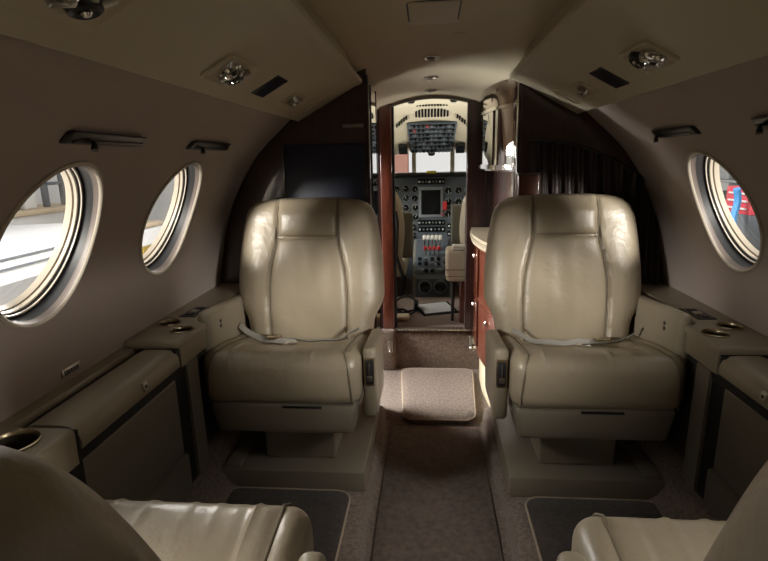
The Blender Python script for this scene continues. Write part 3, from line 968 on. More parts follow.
# pleated dark curtain on the right partition
bm = NB(); rows = []
nx, nz = 150, 26
for j in range(nz + 1):
    tz = j / nz; row = []
    for i in range(nx + 1):
        u = i / nx
        zt = 1.155 - .20 * u ** 2.2
        z = .35 + (zt - .35) * tz
        x = .335 + u * (.47 + .02 * (1 - tz)) 
        fan = u + .10 * tz * (1 - u)
        d = .016 * (.35 + .65 * (1 - tz) + .25 * tz) * math.sin(2 * PI * fan * 11) + .006 * math.sin(2 * PI * fan * 23 + 1)
        row.append(bm.verts.new((min(x, wx(z) - .01), 1.932 + d * .7, z)))
    rows.append(row)
grid_faces(bm, rows)
bmesh.ops.solidify(bm, geom=bm.faces[:], thickness=.004)
cu = obj('curtain', bm, M['curtain'], None, angle=80)
tag(cu, 'dark pleated curtain hanging on the right partition behind the seat', 'curtain')
bm = NB(); tube(bm, [(.335 + u * .47, 1.934, 1.158 - .20 * u ** 2.2) for u in [k / 20 for k in range(21)]], .006, 8)
obj('curtain_rail', bm, M['dark'], cu)
# small glossy wood box at the partition edge
t = empty('wood_box', (.330, 1.925, .93))
bm = NB(); rbox(bm, -.036, .040, -.022, .022, -.2, .115, .006, n=1); obj('box_body', bm, M['wood_red_lit'], t)
bm = NB(); rbox(bm, -.038, .042, -.024, .022, .108, .120, .004, n=1); obj('box_lid', bm, M['wood'], t)
tag(t, 'small glossy red wood box between the mirrored cabinet and the curtain', 'box')

# left tall cabinet with mirrored side
t = empty('mirror_cabinet', (-.42, 2.085, 0))
bm = NB(); box(bm, -.22, .178, -.103, .10, .0, 1.36); obj('cabinet_body', bm, M['wood'], t, smooth=False)
bm = NB(); box(bm, .178, .188, -.095, .09, .25, 1.36); obj('mirror_panel', bm, M['mirror'], t, smooth=False)
bm = NB()
for y0, y1, z0, z1 in ((-.104, -.095, .2, 1.37), (.09, .10, .2, 1.37), (-.104, .10, .235, .25)):
    box(bm, .178, .190, y0, y1, z0, z1)
obj('mirror_frame', bm, M['wood'], t, smooth=False)
bm = NB()
for z in (1.17, 1.02):
    box(bm, .186, .1895, -.095, .09, z, z + .006)
obj('mirror_strip', bm, M['chrome'], t, smooth=False)
tag(t, 'tall cabinet with narrow mirrored side left of the cockpit doorway', 'cabinet')

# cockpit doorway
bm = NB(); rbox(bm, -.262, -.203, 2.645, 2.70, .222, 1.372, .006, n=1)
struct('door_post_left', bm, M['wood_red_lit'])
bm = NB(); box(bm, -.205, -.193, 2.66, 2.715, .222, 1.37); struct('trim_5', bm, M['black'], smooth=False)
bm = NB(); rbox(bm, .166, .262, 2.645, 2.70, .222, 1.372, .006, n=1)
struct('door_post_right', bm, M['wood'])
bm = NB(); box(bm, -.82, -.262, 2.655, 2.69, 0, 1.5); box(bm, .262, .82, 2.655, 2.69, 0, 1.5)
struct('wall_cockpit_partition', bm, M['wood'], smooth=False)
# arch above the doorway (fills between posts' heads and the ceiling)
bm = NB(); top = []; bot = []
for k in range(25):
    x = -.262 + .524 * k / 24
    bot.append((x, 1.398 - .80 * x * x - .004)); top.append((x, 1.60))
rows = [[bm.verts.new((x, 2.662, z)) for x, z in bot], [bm.verts.new((x, 2.662, z)) for x, z in top], [bm.verts.new((x, 2.69, z)) for x, z in top], [bm.verts.new((x, 2.69, z)) for x, z in bot]]
grid_faces(bm, rows, cv=True)
struct('trim_6', bm, M['cream_cockpit'])
bm = NB(); tube(bm, [(x, 2.656, z - .002) for x, z in bot], .0055, 8)
struct('trim_7', bm, M['grey'])
# carpeted jambs beside the step
bm = NB(); rbox(bm, -.300, -.199, 2.61, 2.66, 0, .224, .012, n=2)
struct('trim_8', bm, M['carpet'])
# rivetted threshold strip
bm = NB(); rbox(bm, -.199, .212, 2.640, 2.668, .216, .228, .003, n=1)
th = tag(obj('threshold_strip', bm, M['steel']), 'metal threshold strip with rivets along the cockpit step', 'strip')
bm = NB()
for k in range(22): lathe(bm, [(.005, 0), (.004, .003), (.001, .004)], frame_at((-.188 + k * .0185, 2.640, .222), (0, -1, 0), (1, 0, 0)), 8)
obj('rivet_row', bm, M['chrome'], th)

# latches
def latch(x, y, z, label, big):
    root = empty('floor_latch', (x, y, z))
    bm = NB(); rbox(bm, -.014, .014, -.006, .006, -.03, .034, .004, n=1); obj('latch_plate', bm, M['steel'], root)
    bm = NB(); lathe(bm, [(.010, 0), (.012, .004), (.017, .012), (.017, .030), (.010, .036)] if big else [(.008, 0), (.010, .012), (.006, .02)], frame_at((0, -.005, -.012), (0, -1, -.2), (1, 0, 0)), 16); obj('latch_knob', bm, M['chrome'], root)
    tag(root, label, 'latch', 'chrome latches by the cockpit step')
latch(-.225, 2.604, .135, 'chrome latch on the carpeted jamb left of the cockpit step', False)
latch(.203, 2.60, .165, 'chrome latch with round knob right of the cockpit step', True)

# ------------------------------------------------------------------ right galley cabinet
PLAN = [(.300, 1.985), (.262, 2.03), (.232, 2.085), (.208, 2.16), (.190, 2.27), (.180, 2.40), (.182, 2.52), (.192, 2.64)]
def curved(bm, off, z0, z1, ys=None, cap=True, thick=None):
    pts = [(x + off, y) for x, y in PLAN]
    # smooth the plan curve
    fine = []
    for k in range(41):
        y = pts[0][1] + (pts[-1][1] - pts[0][1]) * k / 40
        fine.append((interp([(b, a) for a, b in pts], y), y))
    if ys: fine = [(x, y) for x, y in fine if ys[0] - 1e-6 <= y <= ys[1] + 1e-6]
    if thick is None: poly = fine + [(.64, fine[-1][1]), (.64, fine[0][1])]
    else: poly = fine + [(x + thick, y) for x, y in fine[::-1]]
    prism(bm, [Vector((x, y, z0)) for x, y in poly], (0, 0, z1 - z0))
t = empty('galley_cabinet', (.45, 2.3, 0))
def G(name, bm, m, parent=t, **k):
    bmesh.ops.translate(bm, verts=bm.verts[:], vec=(-.45, -2.3, 0)); return obj(name, bm, m, parent, **k)
bm = NB(); curved(bm, .025, .20, .725); body = G('cabinet_body', bm, M['wood_red_lit'], angle=30)
bm = NB(); curved(bm, .055, .0, .20); G('base_moulding', bm, M['cream'], angle=30)
bm = NB(); curved(bm, .0, .725, .765); G('worktop', bm, M['leather_smooth'], angle=30)
bm = NB(); curved(bm, -.004, .738, .752, thick=.01); G('worktop_edge', bm, M['seam'], angle=30)
bm = NB(); curved(bm, .10, .765, 1.05); G('back_panel', bm, M['wood'], angle=30)
for i, (y0, y1, z0, z1) in enumerate(((2.02, 2.30, .24, .46), (2.02, 2.30, .48, .70), (2.33, 2.62, .24, .46), (2.33, 2.62, .48, .70))):
    bm = NB(); curved(bm, .018, z0, z1, ys=(y0, y1), thick=.012)
    d = G('drawer', bm, M['wood_red_lit'], angle=30)
    ym = (y0 + y1) / 2; xm = interp([(b, a) for a, b in PLAN], ym) + .014
    bm = NB(); lathe(bm, [(.011, 0), (.012, .004), (.008, .008)], frame_at((xm, ym, z1 - .05), (-1, -.2, 0), (0, 1, 0)), 14)
    G('drawer_latch', bm, M['chrome'], d)
tag(t, 'curved glossy red wood galley cabinet with beige worktop right of the doorway', 'cabinet')
# mirrored upper cabinet
t2 = empty('mirrored_cupboard', (.45, 2.3, 1.05))
def G2(name, bm, m, parent=t2, **k):
    bmesh.ops.translate(bm, verts=bm.verts[:], vec=(-.45, -2.3, -1.05)); return obj(name, bm, m, parent, **k)
bm = NB(); curved(bm, .045, 1.05, 1.37, thick=.10); G2('cupboard_body', bm, M['wood'], angle=30)
for y0, y1 in ((1.985, 2.17), (2.185, 2.40), (2.41, 2.62)):
    bm = NB(); curved(bm, .034, 1.075, 1.285, ys=(y0, y1), thick=.008); G2('mirror_door', bm, M['mirror'], angle=40)
bm = NB(); curved(bm, .034, 1.297, 1.385, thick=.010); G2('top_band', bm, mat('bronze_mirror', (.42, .36, .31), .08, 1.0), angle=30)
bm = NB(); curved(bm, .028, 1.284, 1.297, thick=.016); curved(bm, .028, 1.058, 1.075, thick=.016); G2('chrome_rail', bm, M['chrome'], angle=30)
tag(t2, 'curved mirrored cupboard hanging above the galley worktop', 'cupboard')
# tray and cups on the worktop below it
bm = NB(); lathe(bm, [(.028, 0), (.034, .05), (.036, .11), (.033, .11), (.030, .05), (.02, .004)], Matrix.Translation((.275, 2.15, .765)), 20)
tag(obj('wooden_cup', bm, M['wood_red_lit']), 'dark red cup on the galley worktop under the mirrored cupboard', 'cup')

# ------------------------------------------------------------------ cockpit
# ceiling: flat, then slopes steeply at the overhead panel, then out to the windscreen
CK = [(2.66, 1.425), (3.0, 1.43), (3.22, 1.425), (3.32, 1.395), (3.41, 1.343), (3.66, 1.190), (3.80, 1.182), (4.10, 1.185), (4.2, 1.19)]
def cz(x, y): return interp(CK, y) - .55 * x * x
bm = NB()
grid_faces(bm, [[bm.verts.new((x / 16 * .75, y, cz(x / 16 * .75, y))) for x in range(-16, 17)] for y in [2.66 + 1.54 * k / 60 for k in range(61)]])
struct('ceiling_cockpit', bm, M['cream_cockpit'])
def ckf(x, y, lift=0):
    d = .008
    n = Vector((0, -(cz(x, y + d) - cz(x, y - d)) / (2 * d), 1)).normalized()
    return frame_at(Vector((x, y, cz(x, y))) - n * lift, -n, (1, 0, 0))
# overhead switch panel
mo = ckf(0, 3.535, .004); po = mo.translation.copy(); inv = Matrix.Translation(-po) @ mo
t = empty('overhead_panel', po)
W0 = .160; H0 = .150
# which local y points forward/down?
sgn = 1 if (mo.to_3x3() @ Vector((0, 1, 0))).y > 0 else -1
bm = NB()
def of(w):
    f = 1 - .10 * max(0, (w.y * sgn + H0) / (2 * H0)); return inv @ Vector((w.x * f, w.y, w.z))
rbox(bm, -W0, W0, -H0, H0, -.01, .014, .008, n=2, fn=of); obj('panel_body', bm, M['instrument'], t)
rnd = random.Random(3)
for r_ in range(7):
    for c_ in range(11):
        x = -.140 + .28 * c_ / 10; y = (-.125 + .25 * r_ / 6)
        kind = rnd.random(); p = inv @ Matrix.Translation((x * (1 - .1 * (y * sgn + H0) / (2 * H0)), y, .014))
        bm = NB()
        if kind < .45: lathe(bm, [(.009, 0), (.009, .004), (.006, .008), (.005, .016)], p, 10); mm = M['dial']
        elif kind < .8: rbox(bm, -.004, .004, -.008, .008, 0, .014, .002, n=1, fn=lambda w: p @ w); mm = M['bezel']
        else: lathe(bm, [(.012, 0), (.012, .004), (.009, .005)], p, 12); mm = M['dial']
        obj('switch', bm, mm if rnd.random() > .03 else M['red'], t)
tag(t, 'grey overhead switch panel on the cockpit ceiling', 'switch panel')
# air grille in front of it
g = None
mg = ckf(0, 3.345, .001)
t = empty('ceiling_grille', mg.translation); inv = Matrix.Translation(-mg.translation) @ mg
bm = NB(); rbox(bm, -.155, .155, -.052, .052, -.006, .004, .003, n=1, fn=lambda w: inv @ w); obj('grille_plate', bm, M['cream_cockpit'], t)
for k in range(15):
    x = -.135 + .27 * k / 14
    bm = NB(); box(bm, x - .0062, x + .0062, -.040, .048, .002, .0055, inv); obj('slot', bm, M['dial'], t, smooth=False)
tag(t, 'cream air grille with a row of dark slots above the overhead panel', 'grille')
mg = ckf(0, 3.255, .001)
bm = NB()
for k in range(13):
    x = -.105 + .21 * k / 12; box(bm, x - .005, x + .005, -.012, .012, 0, .004, mg)
tag(obj('vent_holes', bm, M['dial'], smooth=False), 'row of small dark vent holes on the cockpit ceiling', 'vent')
for s, nm in ((-1, 'left'), (1, 'right')):
    m = ckf(s * .19, 3.60, .012)
    bm = NB(); rbox(bm, -.03, .03, -.05, .05, -.01, .02, .006, n=1, fn=lambda w: m @ w)
    tag(obj('cockpit_speaker', bm, M['dial']), 'dark box on the cockpit ceiling %s of the overhead panel' % nm, 'speaker', 'dark boxes beside the overhead panel')
    m = ckf(s * .115, 2.95, .004)
    bm = NB(); lathe(bm, [(.022, 0), (.022, .012), (.015, .02), (.008, .02)], m, 18)
    tag(obj('map_light', bm, M['dark']), 'small dark map light on the cockpit ceiling, %s one behind the arch' % nm, 'light', 'cockpit map lights')
    bm = NB()
    for k in range(5):
        m = ckf(s * (.155 + .016 * k), 3.36 + .012 * k, .002); box(bm, -.004, .004, -.02, .02, 0, .004, m)
    tag(obj('vent_slots', bm, M['dial'], smooth=False), 'short row of dark slots at the %s edge of the cockpit ceiling' % nm, 'vent', 'side vent slots of the cockpit')
# standby compass under the overhead panel
t = empty('compass', (0, 3.70, 1.165))
bm = NB(); lathe(bm, [(.006, .03), (.012, .01), (.024, 0), (.024, -.03), (.012, -.038)], Matrix.Identity(4), 16); obj('compass_body', bm, M['dial'], t)
bm = NB(); rbox(bm, -.012, .012, -.027, -.022, -.022, -.006, .003, n=1); obj('compass_window', bm, M['bezel'], t)
tag(t, 'small dark compass hanging below the overhead panel', 'compass')

# windscreen
def wsx(z): return .56 - .15 * (z - 1.0)
bm = NB()
yw = 4.22
for (x0, x1) in ((-.62, -.52), (-.150, -.118), (.150, .182), (.52, .62)):
    box(bm, x0, x1, yw - .02, yw + .02, .95, 1.25)
box(bm, -.75, .75, yw - .02, yw + .02, 1.172, 1.60); box(bm, -.80, .80, yw - .02, yw + .02, -.03, 1.005); box(bm, -.85, -.60, yw - .02, yw + .02, .9, 1.3); box(bm, .60, .85, yw - .02, yw + .02, .9, 1.3)
ws = struct('window_9', bm, M['cream_cockpit'], smooth=False)
for x0, x1 in ((-.53, -.145), (-.12, .152), (.178, .53)):
    bm = NB(); box(bm, x0, x1, yw - .003, yw + .003, .99, 1.18); obj('pane', bm, M['glass'], ws, smooth=False)
# glareshield and panel
t = empty('instrument_panel', (0, 3.92, .70))
bm = NB()
def gs(v):
    return Vector((v.x, v.y, v.z - .10 * max(0, abs(v.x) - .3)))
rbox(bm, -.72, .72, -.10, .28, .28, .312, .015, n=6, fn=gs); obj('glareshield', bm, M['dial'], t)
bm = NB(); box(bm, -.72, .72, -.02, .03, -.48, .29); obj('panel_face', bm, M['instrument'], t, smooth=False)
def gauge(x, z, r):
    bm = NB(); m = frame_at((x, -.02, z), (0, -1, 0), (1, 0, 0))
    lathe(bm, [(r * 1.12, 0), (r * 1.12, .008), (r, .010), (r * .96, .004)], m, 18, caps=False)
    g_ = obj('gauge', bm, M['bezel'], t)
    bm = NB(); lathe(bm, [(r, 0), (r, .004)], m, 18); obj('dial', bm, M['dial'], g_)
    bm = NB()
    a0 = rnd.random() * 6
    for k in range(8):
        a = a0 + k * .6
        p = m @ Matrix.Rotation(a, 4, 'Z'); box(bm, r * .7, r * .9, -r * .05, r * .05, .003, .0055, p)
    p = m @ Matrix.Rotation(a0, 4, 'Z'); box(bm, 0, r * .75, -r * .05, r * .05, .004, .006, p)
    obj('dial_marks', bm, M['marking'], g_, smooth=False)
def screen(x0, x1, z0, z1):
    bm = NB(); rbox(bm, x0 - .018, x1 + .018, -.034, -.01, z0 - .022, z1 + .022, .005, n=1); b_ = obj('display_bezel', bm, M['bezel'], t)
    bm = NB(); rbox(bm, x0, x1, -.0365, -.03, z0, z1, .002, n=1); obj('display', bm, M['dial'], b_)
def zz(v): return v - .70
screen(-.075, .068, zz(.705), zz(.885))
for r_ in range(4):
    for c_ in range(3): gauge(-.255 + c_ * .068, zz(.895 - r_ * .07), .026)
for r_ in range(3):
    for c_ in range(3): gauge(.125 + c_ * .075, zz(.88 - r_ * .085), .028)
for c_ in range(6): gauge(-.45 + c_ * .03 if False else -.50 + c_ * .05, zz(.60), .018)
def stackrow(x0, x1, z0, z1, n):
    bm = NB(); rbox(bm, x0, x1, -.03, -.01, z0, z1, .003, n=1); b_ = obj('radio_unit', bm, M['dial'], t)
    for k in range(n):
        x = x0 + (x1 - x0) * (k + .5) / n
        bm = NB(); lathe(bm, [(.007, 0), (.007, .008), (.005, .012)], frame_at((x, -.03, (z0 + z1) / 2), (0, -1, 0), (1, 0, 0)), 10)
        obj('knob', bm, M['bezel'] if k % 3 else M['marking'], b_)
stackrow(-.10, .10, zz(.925), zz(.965), 8); stackrow(-.10, .10, zz(.625), zz(.665), 8); stackrow(-.10, .10, zz(.575), zz(.615), 7)
stackrow(-.27, -.12, zz(.59), zz(.63), 6); stackrow(.12, .28, zz(.60), zz(.635), 6); stackrow(-.27, -.12, zz(.53), zz(.57), 6); stackrow(.12, .28, zz(.54), zz(.58), 6)
stackrow(-.27, .28, zz(.955) - .0, zz(.985), 0) if False else None
bm = NB(); rbox(bm, .085, .115, -.045, -.015, zz(.74), zz(.80), .005, n=1); obj('gear_lever', bm, M['red'], t)
bm = NB(); rbox(bm, .075, .088, -.05, -.01, zz(.70), zz(.715), .003, n=1); obj('fire_handle', bm, M['red'], t)
tag(t, 'dark grey cockpit instrument panel full of gauges below the windscreen', 'instrument panel')
bm = NB(); rbox(bm, -.035, .035, 3.80, 3.86, 1.008, 1.024, .005, n=1)
tag(obj('caution_light', bm, M['yellow']), 'yellow box on the centre of the glareshield', 'box')
# centre pedestal and throttle quadrant
t = empty('centre_pedestal', (.005, 3.60, .222))
bm = NB()
def cp(v): return Vector((v.x, v.y, v.z))
pts = [(-.28, 0), (-.28, .12), (-.24, .17), (.0, .24), (.24, .30), (.30, .30), (.30, 0)]
prism(bm, [Vector((-.115, y, z)) for y, z in pts], (.23, 0, 0)); obj('pedestal_body', bm, M['instrument'], t, smooth=False)
bm = NB()
for s in (-1, 1): rbox(bm, s * .122 - .012, s * .122 + .012, -.285, .28, .10, .30, .008, n=1, fn=lambda v: Vector((v.x, v.y, v.z - max(0, (.25 - v.y)) * .30)))
obj('pedestal_side', bm, M['greygreen'], t)
for s in (-1, 1):
    bm = NB(); m = frame_at((s * .05, -.28, .07), (0, -1, 0), (1, 0, 0))
    lathe(bm, [(.046, 0), (.046, .01), (.036, .012), (.036, .002)], m, 22, caps=False); rg = obj('ring_duct', bm, M['bezel'], t)
    bm = NB(); lathe(bm, [(.036, .0), (.036, .003)], m, 22); obj('duct_hole', bm, M['dial'], rg)
for k in range(5):
    x = -.055 + k * .0275
    bm = NB(); tube(bm, [(x, .06, .24), (x, .03, .34), (x, .02, .37)], .005, 8)
    lv = obj('throttle_lever', bm, M['steel'], t)
    bm = NB(); rbox(bm, x - .012, x + .012, .0, .035, .335 if k < 5 else .3, .365, .005, n=1)
    obj('lever_knob', bm, M['white'], lv)
for k in range(4):
    x = -.048 + k * .031
    bm = NB(); tube(bm, [(x, -.02, .22), (x, -.05, .285)], .004, 8)
    lv = obj('condition_lever', bm, M['steel'], t)
    bm = NB(); rbox(bm, x - .011, x + .011, -.065, -.04, .275, .30, .005, n=1); obj('lever_knob', bm, M['red'], lv)
for r_ in range(3):
    for k in range(5):
        bm = NB(); x = -.085 + k * .0425; y = -.25 + r_ * .06; z = .13 + (.03 if r_ == 0 else .045 + .02 * r_)
        rbox(bm, x - .012, x + .012, y - .012, y + .012, z + .0, z + .022, .003, n=1); obj('button', bm, M['dial'] if (k + r_) % 3 else M['bezel'], t)
tag(t, 'cockpit centre pedestal with white throttle and red condition levers', 'pedestal')

# pilot seats
def pilot_seat(s, dz, label):
    t = empty('pilot_seat', (s * .385, 3.30, .222))
    bm = pad(lambda z: interp([(.2, .19), (.45, .215), (.62, .20), (.70, .16)], z), .22, .71, .06, lambda z: -.02 - (z - .3) * .12 + .0, nu=20, nv=24, ex=5, ez=8)
    obj('backrest', bm, M['seat_cream'], t)
    bm = pad(lambda z: interp([(.70, .09), (.78, .115), (.88, .10)], z), .70, .90, .04, lambda z: -.08, nu=14, nv=14, ex=4, ez=5)
    obj('headrest', bm, M['seat_cream'], t)
    bm = NB(); rbox(bm, -.22, .22, 0, .48, .13, .25, .04, n=4); obj('seat_cushion', bm, M['seat_cream'], t)
    bm = NB(); rbox(bm, -.20, .20, .02, .42, .0, .14, .01, n=1); obj('seat_base', bm, M['dark'], t)
    for q in (-1, 1):
        bm = NB(); x = q * .232
        rbox(bm, x - .034, x + .034, -.04, .02, .27 + dz, .56 + dz, .012, n=1); obj('folded_armrest', bm, M['greygreen'], t)
    bm = NB()
    tube(bm, [(-s * .15, -.09, .70), (-s * .17, -.095, .5), (-s * .16, -.09, .3), (-s * .20, -.06, .16)], .012, 8); obj('harness_strap', bm, M['dark'], t)
    tag(t, label, 'seat', 'pilot seats')
pilot_seat(-1, 0, 'left pilot seat seen from behind with folded grey armrest')
pilot_seat(1, .045, 'right pilot seat seen from behind with folded grey armrest')

# padded jump seat at the right of the doorway
t = empty('jump_seat', (.150, 2.80, .222))
bm = NB(); rbox(bm, -.078, .09, -.06, .10, .235, .41, .022, n=4); obj('seat_cushion', bm, M['seat_cream'], t)
bm = NB(); rbox(bm, -.081, .093, -.063, .103, .300, .306, .003, n=2); rbox(bm, -.080, .092, -.062, .102, .265, .269, .002, n=2); obj('cushion_seam', bm, M['seam'], t)
bm = NB(); rbox(bm, -.045, .03, -.052, .02, .408, .432, .008, n=1); obj('folded_cloth', bm, M['white'], t)
bm = NB(); rbox(bm, -.004, .085, -.045, .06, .0, .24, .005, n=1); obj('wood_support', bm, M['wood_red_lit'], t)
bm = NB(); tube(bm, [(-.045, 0, .24), (-.04, .0, .12), (-.04, .01, .0)], .009, 8); obj('metal_leg', bm, M['dark'], t)
tag(t, 'beige padded fold-down jump seat on a wood support in the cockpit doorway', 'seat')

# clutter on the cockpit floor
m = Matrix.Translation((.015, 3.0, .226)) @ Matrix.Rotation(.35, 4, 'Z') @ Matrix.Rotation(.12, 4, 'X')
bm = NB(); rbox(bm, -.10, .12, -.09, .09, 0, .012, .004, n=1, fn=lambda w: m @ w)
cb = tag(obj('clipboard', bm, M['dial']), 'dark clipboard with papers lying on the cockpit floor', 'clipboard')
bm = NB(); rbox(bm, -.085, .10, -.07, .075, .012, .016, .002, n=1, fn=lambda w: m @ w); obj('paper', bm, mat('grey_paper', (.35, .36, .36), .8), cb)
bm = NB(); tube(bm, [(-.20 + .05 * math.sin(k * .55) + k * .004, 2.93 + .05 * math.cos(k * .8), .236 + .006 * math.sin(k)) for k in range(24)], .006, 6)
tag(obj('headset_cable', bm, M['dial']), 'tangled dark headset cable on the cockpit floor beside the left seat', 'cable')
t = empty('headset', (-.16, 2.98, .232))
bm = NB(); tube(bm, [(.07 * math.cos(a), .02 * math.sin(a * 2), .01 + .075 * math.sin(a)) for a in [PI * k / 14 for k in range(15)]], .007, 8); obj('headband', bm, M['dark'], t)
for s in (-1, 1):
    bm = NB(); lathe(bm, [(.02, -.014), (.032, -.01), (.032, .010), (.022, .014)], frame_at((s * .065, 0, .03), (1, 0, 0)), 16); obj('ear_cup', bm, M['dial'], t)
tag(t, 'dark headset resting on the cockpit floor by the left pilot seat', 'headset')
bm = NB(); rbox(bm, -.20, -.13, 2.78, 2.86, .222, .25, .01, n=1)
tag(obj('folded_cloth', bm, M['seat_cream']), 'small cream folded cloth on the cockpit floor just inside the doorway', 'cloth')

# ------------------------------------------------------------------ hangar outside
hm = mat('hangar_concrete', (.42, .41, .40), .6, noise=(.8, .3, (.34, .33, .32)))
hw = mat('hangar_white', (.60, .59, .57), .7, noise=(.5, .3, (.54, .53, .51)))
bm = NB(); box(bm, -9, 9, -6, 22, -1.25, -1.2); struct('ground', bm, hm, smooth=False)
bm = NB(); box(bm, -9.0, -8.9, -6, 22, -1.2, 4.5); struct('wall_hangar_left', bm, hw, smooth=False)
bm = NB(); box(bm, 8.9, 9.0, -6, 22, -1.2, 4.5); struct('wall_hangar_right', bm, hw, smooth=False)
# aircraft wing, bench and clutter on the left
def W(name, parts, label, cat, group=None):
    """parts: [(part name or None, material, [boxes])]; first one is the thing's own mesh"""
    root = None
    for nm, m, bxs in parts:
        bm = NB()
        for b in bxs: rbox(bm, *b[:6], b[6] if len(b) > 6 else .02, n=1)
        if root is None: root = obj(name, bm, m)
        else: obj(nm, bm, m, root)
    return tag(root, label, cat, group)
grey2 = mat('outside_grey', (.28, .29, .29), .6); dk2 = mat('outside_dark', (.10, .11, .12), .6); tan2 = mat('outside_tan', (.42, .33, .22), .6)
blue2 = mat('outside_blue', (.06, .24, .50), .5); lb2 = mat('outside_navy', (.10, .16, .30), .6); red2 = mat('outside_red', (.55, .05, .07), .5); aq2 = mat('outside_aqua', (.35, .55, .55), .4); yl2 = mat('outside_yellow', (.75, .52, .08), .5)
bm = NB()
pr = [(-4.5, -.10), (-4.46, .10), (-4.55, .27), (-4.9, .34), (-6.2, .30), (-6.2, -.12), (-4.9, -.14)]
sweep_y(bm, pr, [3.0 + 4.0 * k / 6 for k in range(7)])
wg = obj('aircraft_wing', bm, hw, angle=25)
bm = NB(); box(bm, -4.535, -4.46, 3.0, 7.0, .155, .175); box(bm, -4.51, -4.45, 3.0, 7.0, .05, .075); obj('wing_stripe', bm, dk2, wg, smooth=False)
bm = NB(); box(bm, -5.6, -5.4, 5.2, 5.5, -1.2, -.12); obj('wing_strut', bm, grey2, wg, smooth=False)
tag(wg, 'white aircraft wing with dark stripes outside the near left window', 'wing')
W('work_bench', [(None, tan2, [(-8.0, -6.9, 6.4, 10.4, .30, .38)]), ('bench_cabinet', hw, [(-7.95, -7.0, 6.5, 10.3, -1.2, .30)])], 'wooden topped white work bench against the left hangar wall', 'bench')
rb = random.Random(5)
for k in range(6):
    y = 6.7 + k * .42; h = .12 + rb.random() * .16
    W('bench_box', [(None, (grey2, dk2, hw)[k % 3], [(-7.6, -7.2, y, y + .3, .381, .381 + h)])], ('grey', 'dark', 'white')[k % 3] + ' box on the work bench outside left, %s from its near end' % ('first', 'second', 'third', 'fourth', 'fifth', 'sixth')[k], 'box', 'clutter boxes on the hangar bench')
W('wall_sign', [(None, lb2, [(-8.88, -8.82, 9.6, 10.2, 1.10, 1.55)])], 'small blue poster on the white hangar wall outside left', 'poster')
W('storage_rack', [(None, dk2, [(-7.3, -7.2, 9.35, 9.45, .38, 1.6), (-7.3, -7.2, 9.85, 9.95, .38, 1.6), (-7.3, -7.2, 9.35, 9.95, .78, .84), (-7.3, -7.2, 9.35, 9.95, 1.3, 1.36)])], 'dark open storage rack standing on the hangar bench', 'rack')
W('white_cart', [(None, hw, [(-4.9, -4.4, 7.3, 8.9, -.12, .12)]), ('cart_frame', grey2, [(-4.85, -4.45, 7.4, 7.5, -1.2, -.12), (-4.85, -4.45, 8.7, 8.8, -1.2, -.12)])], 'white cart outside the second left window', 'cart')
W('parts_bowl', [(None, tan2, [(-4.85, -4.5, 7.9, 8.5, .12, .20, .05)])], 'tan dish standing on the white cart outside left', 'dish')
W('yellow_bin', [(None, yl2, [(-5.3, -4.9, 8.45, 9.0, -.62, -.14)])], 'yellow bin behind the white cart outside left', 'bin')
t = empty('wall_fan', (-8.8, 16.0, 1.55))
bm = NB(); m = frame_at((0, 0, 0), (1, -.6, 0)); lathe(bm, [(.42, -.1), (.45, 0), (.40, .08), (.2, .12)], m, 24); obj('fan_housing', bm, aq2, t)
bm = NB(); lathe(bm, [(.10, .12), (.08, .18)], m, 12); obj('fan_hub', bm, dk2, t)
tag(t, 'round aqua fan on the hangar wall outside the second left window', 'fan')
# shelves and tool chest on the right
W('tool_shelf', [(None, grey2, [(4.6, 5.2, 6.3, 9.6, .16, .20), (4.6, 5.2, 6.3, 9.6, .66, .70), (4.6, 5.2, 6.3, 9.6, -.4, -.36), (5.15, 5.2, 6.3, 9.6, -1.2, 1.2)]),
   ('upright', dk2, [(4.6, 4.66, 6.3, 6.36, -1.2, 1.2), (4.6, 4.66, 7.9, 7.96, -1.2, 1.2), (4.6, 4.66, 9.54, 9.6, -1.2, 1.2)])], 'grey steel tool shelving outside the right window', 'shelf')
rt = W('tool_chest', [(None, red2, [(4.2, 4.58, 7.25, 7.85, .30, .66, .01)])] + [('drawer_pull', hw, [(4.18, 4.21, 7.33, 7.77, .36 + k * .10, .385 + k * .10, .004)]) for k in range(3)], 'red tool chest with pale drawer pulls outside the right window', 'tool chest')
W('chest_stand', [(None, dk2, [(4.2, 4.58, 7.25, 7.85, -1.2, .30, .01)])], 'dark stand carrying the red tool chest outside right', 'stand')
for k, (y, z, h, mm) in enumerate(((8.2, .70, .3, dk2), (8.75, .70, .22, grey2), (8.2, .20, .25, hw), (8.9, .20, .3, dk2), (6.5, .20, .3, grey2), (6.9, -.36, .3, dk2), (7.4, .70, .25, dk2), (6.6, .70, .3, tan2))):
    W('shelf_box', [(None, mm, [(4.68, 5.1, y, y + .42, z + .001, z + h, .01)])], ('dark box on the top tier, far end of the grey shelving', 'grey box on the top tier of the grey shelving', 'white box on the middle tier of the grey shelving', 'dark box on the middle tier, far end of the grey shelving', 'grey box on the middle tier, near end of the grey shelving', 'dark box on the lowest tier of the grey shelving', 'dark box on the top tier above the red tool chest', 'tan box on the top tier, near end of the grey shelving')[k], 'box', 'boxes on the hangar shelving')
t = empty('blue_hose', (4.0, 6.95, -1.2))
bm = NB(); tube(bm, [(.05 * math.sin(k * .7), .10 * math.sin(k * .45) + .30 - k * .022, 1.85 - k * .075) for k in range(25)], .045, 8); obj('hose_run', bm, blue2, t)
bm = NB(); rbox(bm, -.12, .12, .1, .4, 0, 1.2, .02, n=1); obj('hose_post', bm, grey2, t)
tag(t, 'blue hose hanging on a grey post outside the right window', 'hose')
W('blue_drum', [(None, blue2, [(4.1, 4.5, 5.85, 6.25, -.498, .10, .08)])], 'blue drum beside the hose outside the right window', 'drum')
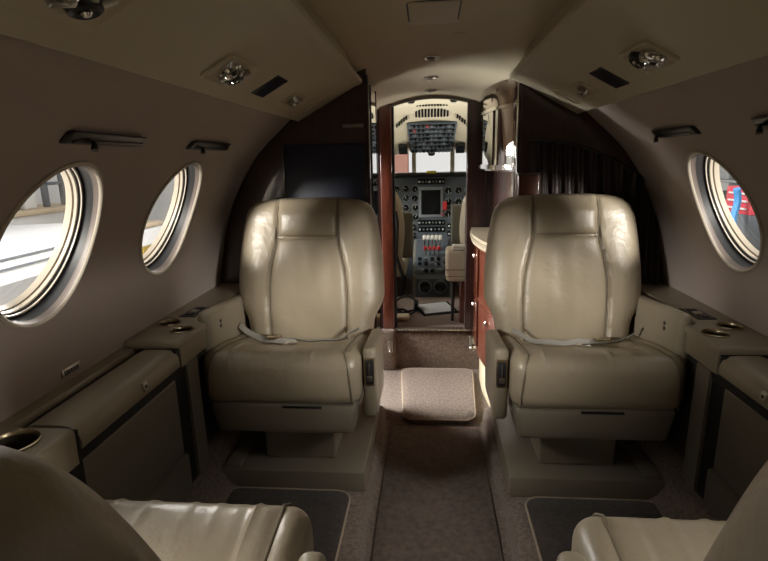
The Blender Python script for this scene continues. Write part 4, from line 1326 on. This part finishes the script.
W('drum_stand', [(None, yl2, [(4.0, 4.5, 5.75, 6.35, -1.2, -.5, .02)])], 'yellow stand under the blue drum outside right', 'stand')
W('brick_pillar', [(None, mat('brick', (.26, .13, .10), .8), [(-.60, -.36, 9.0, 9.4, -1.2, 4.0)])], 'reddish brick pillar seen through the left windscreen pane', 'pillar')
# ------------------------------------------------------------------ light
w = bpy.data.worlds.new('World'); sc.world = w; w.use_nodes = True
bg = w.node_tree.nodes['Background']; bg.inputs[0].default_value = (1.0, .985, .96, 1); bg.inputs[1].default_value = .9

def area(name, loc, target, sx, sy, power, col=(1, .95, .87)):
    l = bpy.data.lights.new(name, 'AREA'); l.shape = 'RECTANGLE'; l.size = sx; l.size_y = sy; l.energy = power; l.color = col
    o = bpy.data.objects.new(name, l); COL.objects.link(o); o.location = loc
    d = Vector(target) - Vector(loc); o.rotation_euler = d.to_track_quat('-Z', 'Y').to_euler()
    return o
area('added_window_light_left', (-2.7, -1.5, 1.55), (-.1, 1.0, .75), .9, .5, 330)  # added area light, plays daylight through the left windows onto the front seats
area('added_high_light_left', (-2.3, .35, 2.35), (0, .55, .55), 1.1, .6, 85)  # added high light, unseen, brightens the near cushions from the left
area('added_window_light_right', (2.7, -1.5, 1.55), (.1, 1.0, .75), .9, .5, 330)  # added area light, the right-hand twin for daylight through the windows
area('added_high_light_right', (2.3, .35, 2.35), (0, .55, .55), 1.1, .6, 85)  # added high light, unseen, brightens the near cushions from the right
area('entry_daylight', (-1.9, 2.72, 1.5), (0.1, 2.25, .1), 1.5, .9, 250, (1, .96, .9))
area('apron_daylight', (0, 6.6, 3.6), (0, 3.4, .8), 3.0, 1.2, 1100, (.97, .98, 1))
area('cockpit_fill_left', (-2.2, 3.5, .15), (0, 3.2, 1.3), 1.6, .8, 210, (1, .97, .90))  # added low fill, aimed up to brighten the cockpit ceiling
area('cockpit_fill_right', (2.2, 3.5, .15), (0, 3.2, 1.3), 1.6, .8, 210, (1, .97, .90))  # matching added fill from the right

sc.view_settings.view_transform = 'Standard'; sc.view_settings.look = 'None'
sc.view_settings.exposure = 0.0; sc.view_settings.gamma = 1.0; sc.view_settings.use_curve_mapping = False
sc.cycles.use_denoising = True
sc.cycles.max_bounces = 10; sc.cycles.diffuse_bounces = 6; sc.cycles.glossy_bounces = 5; sc.cycles.transparent_max_bounces = 12
sc.cycles.caustics_reflective = False; sc.cycles.caustics_refractive = False
sc.cycles.sample_clamp_indirect = 6
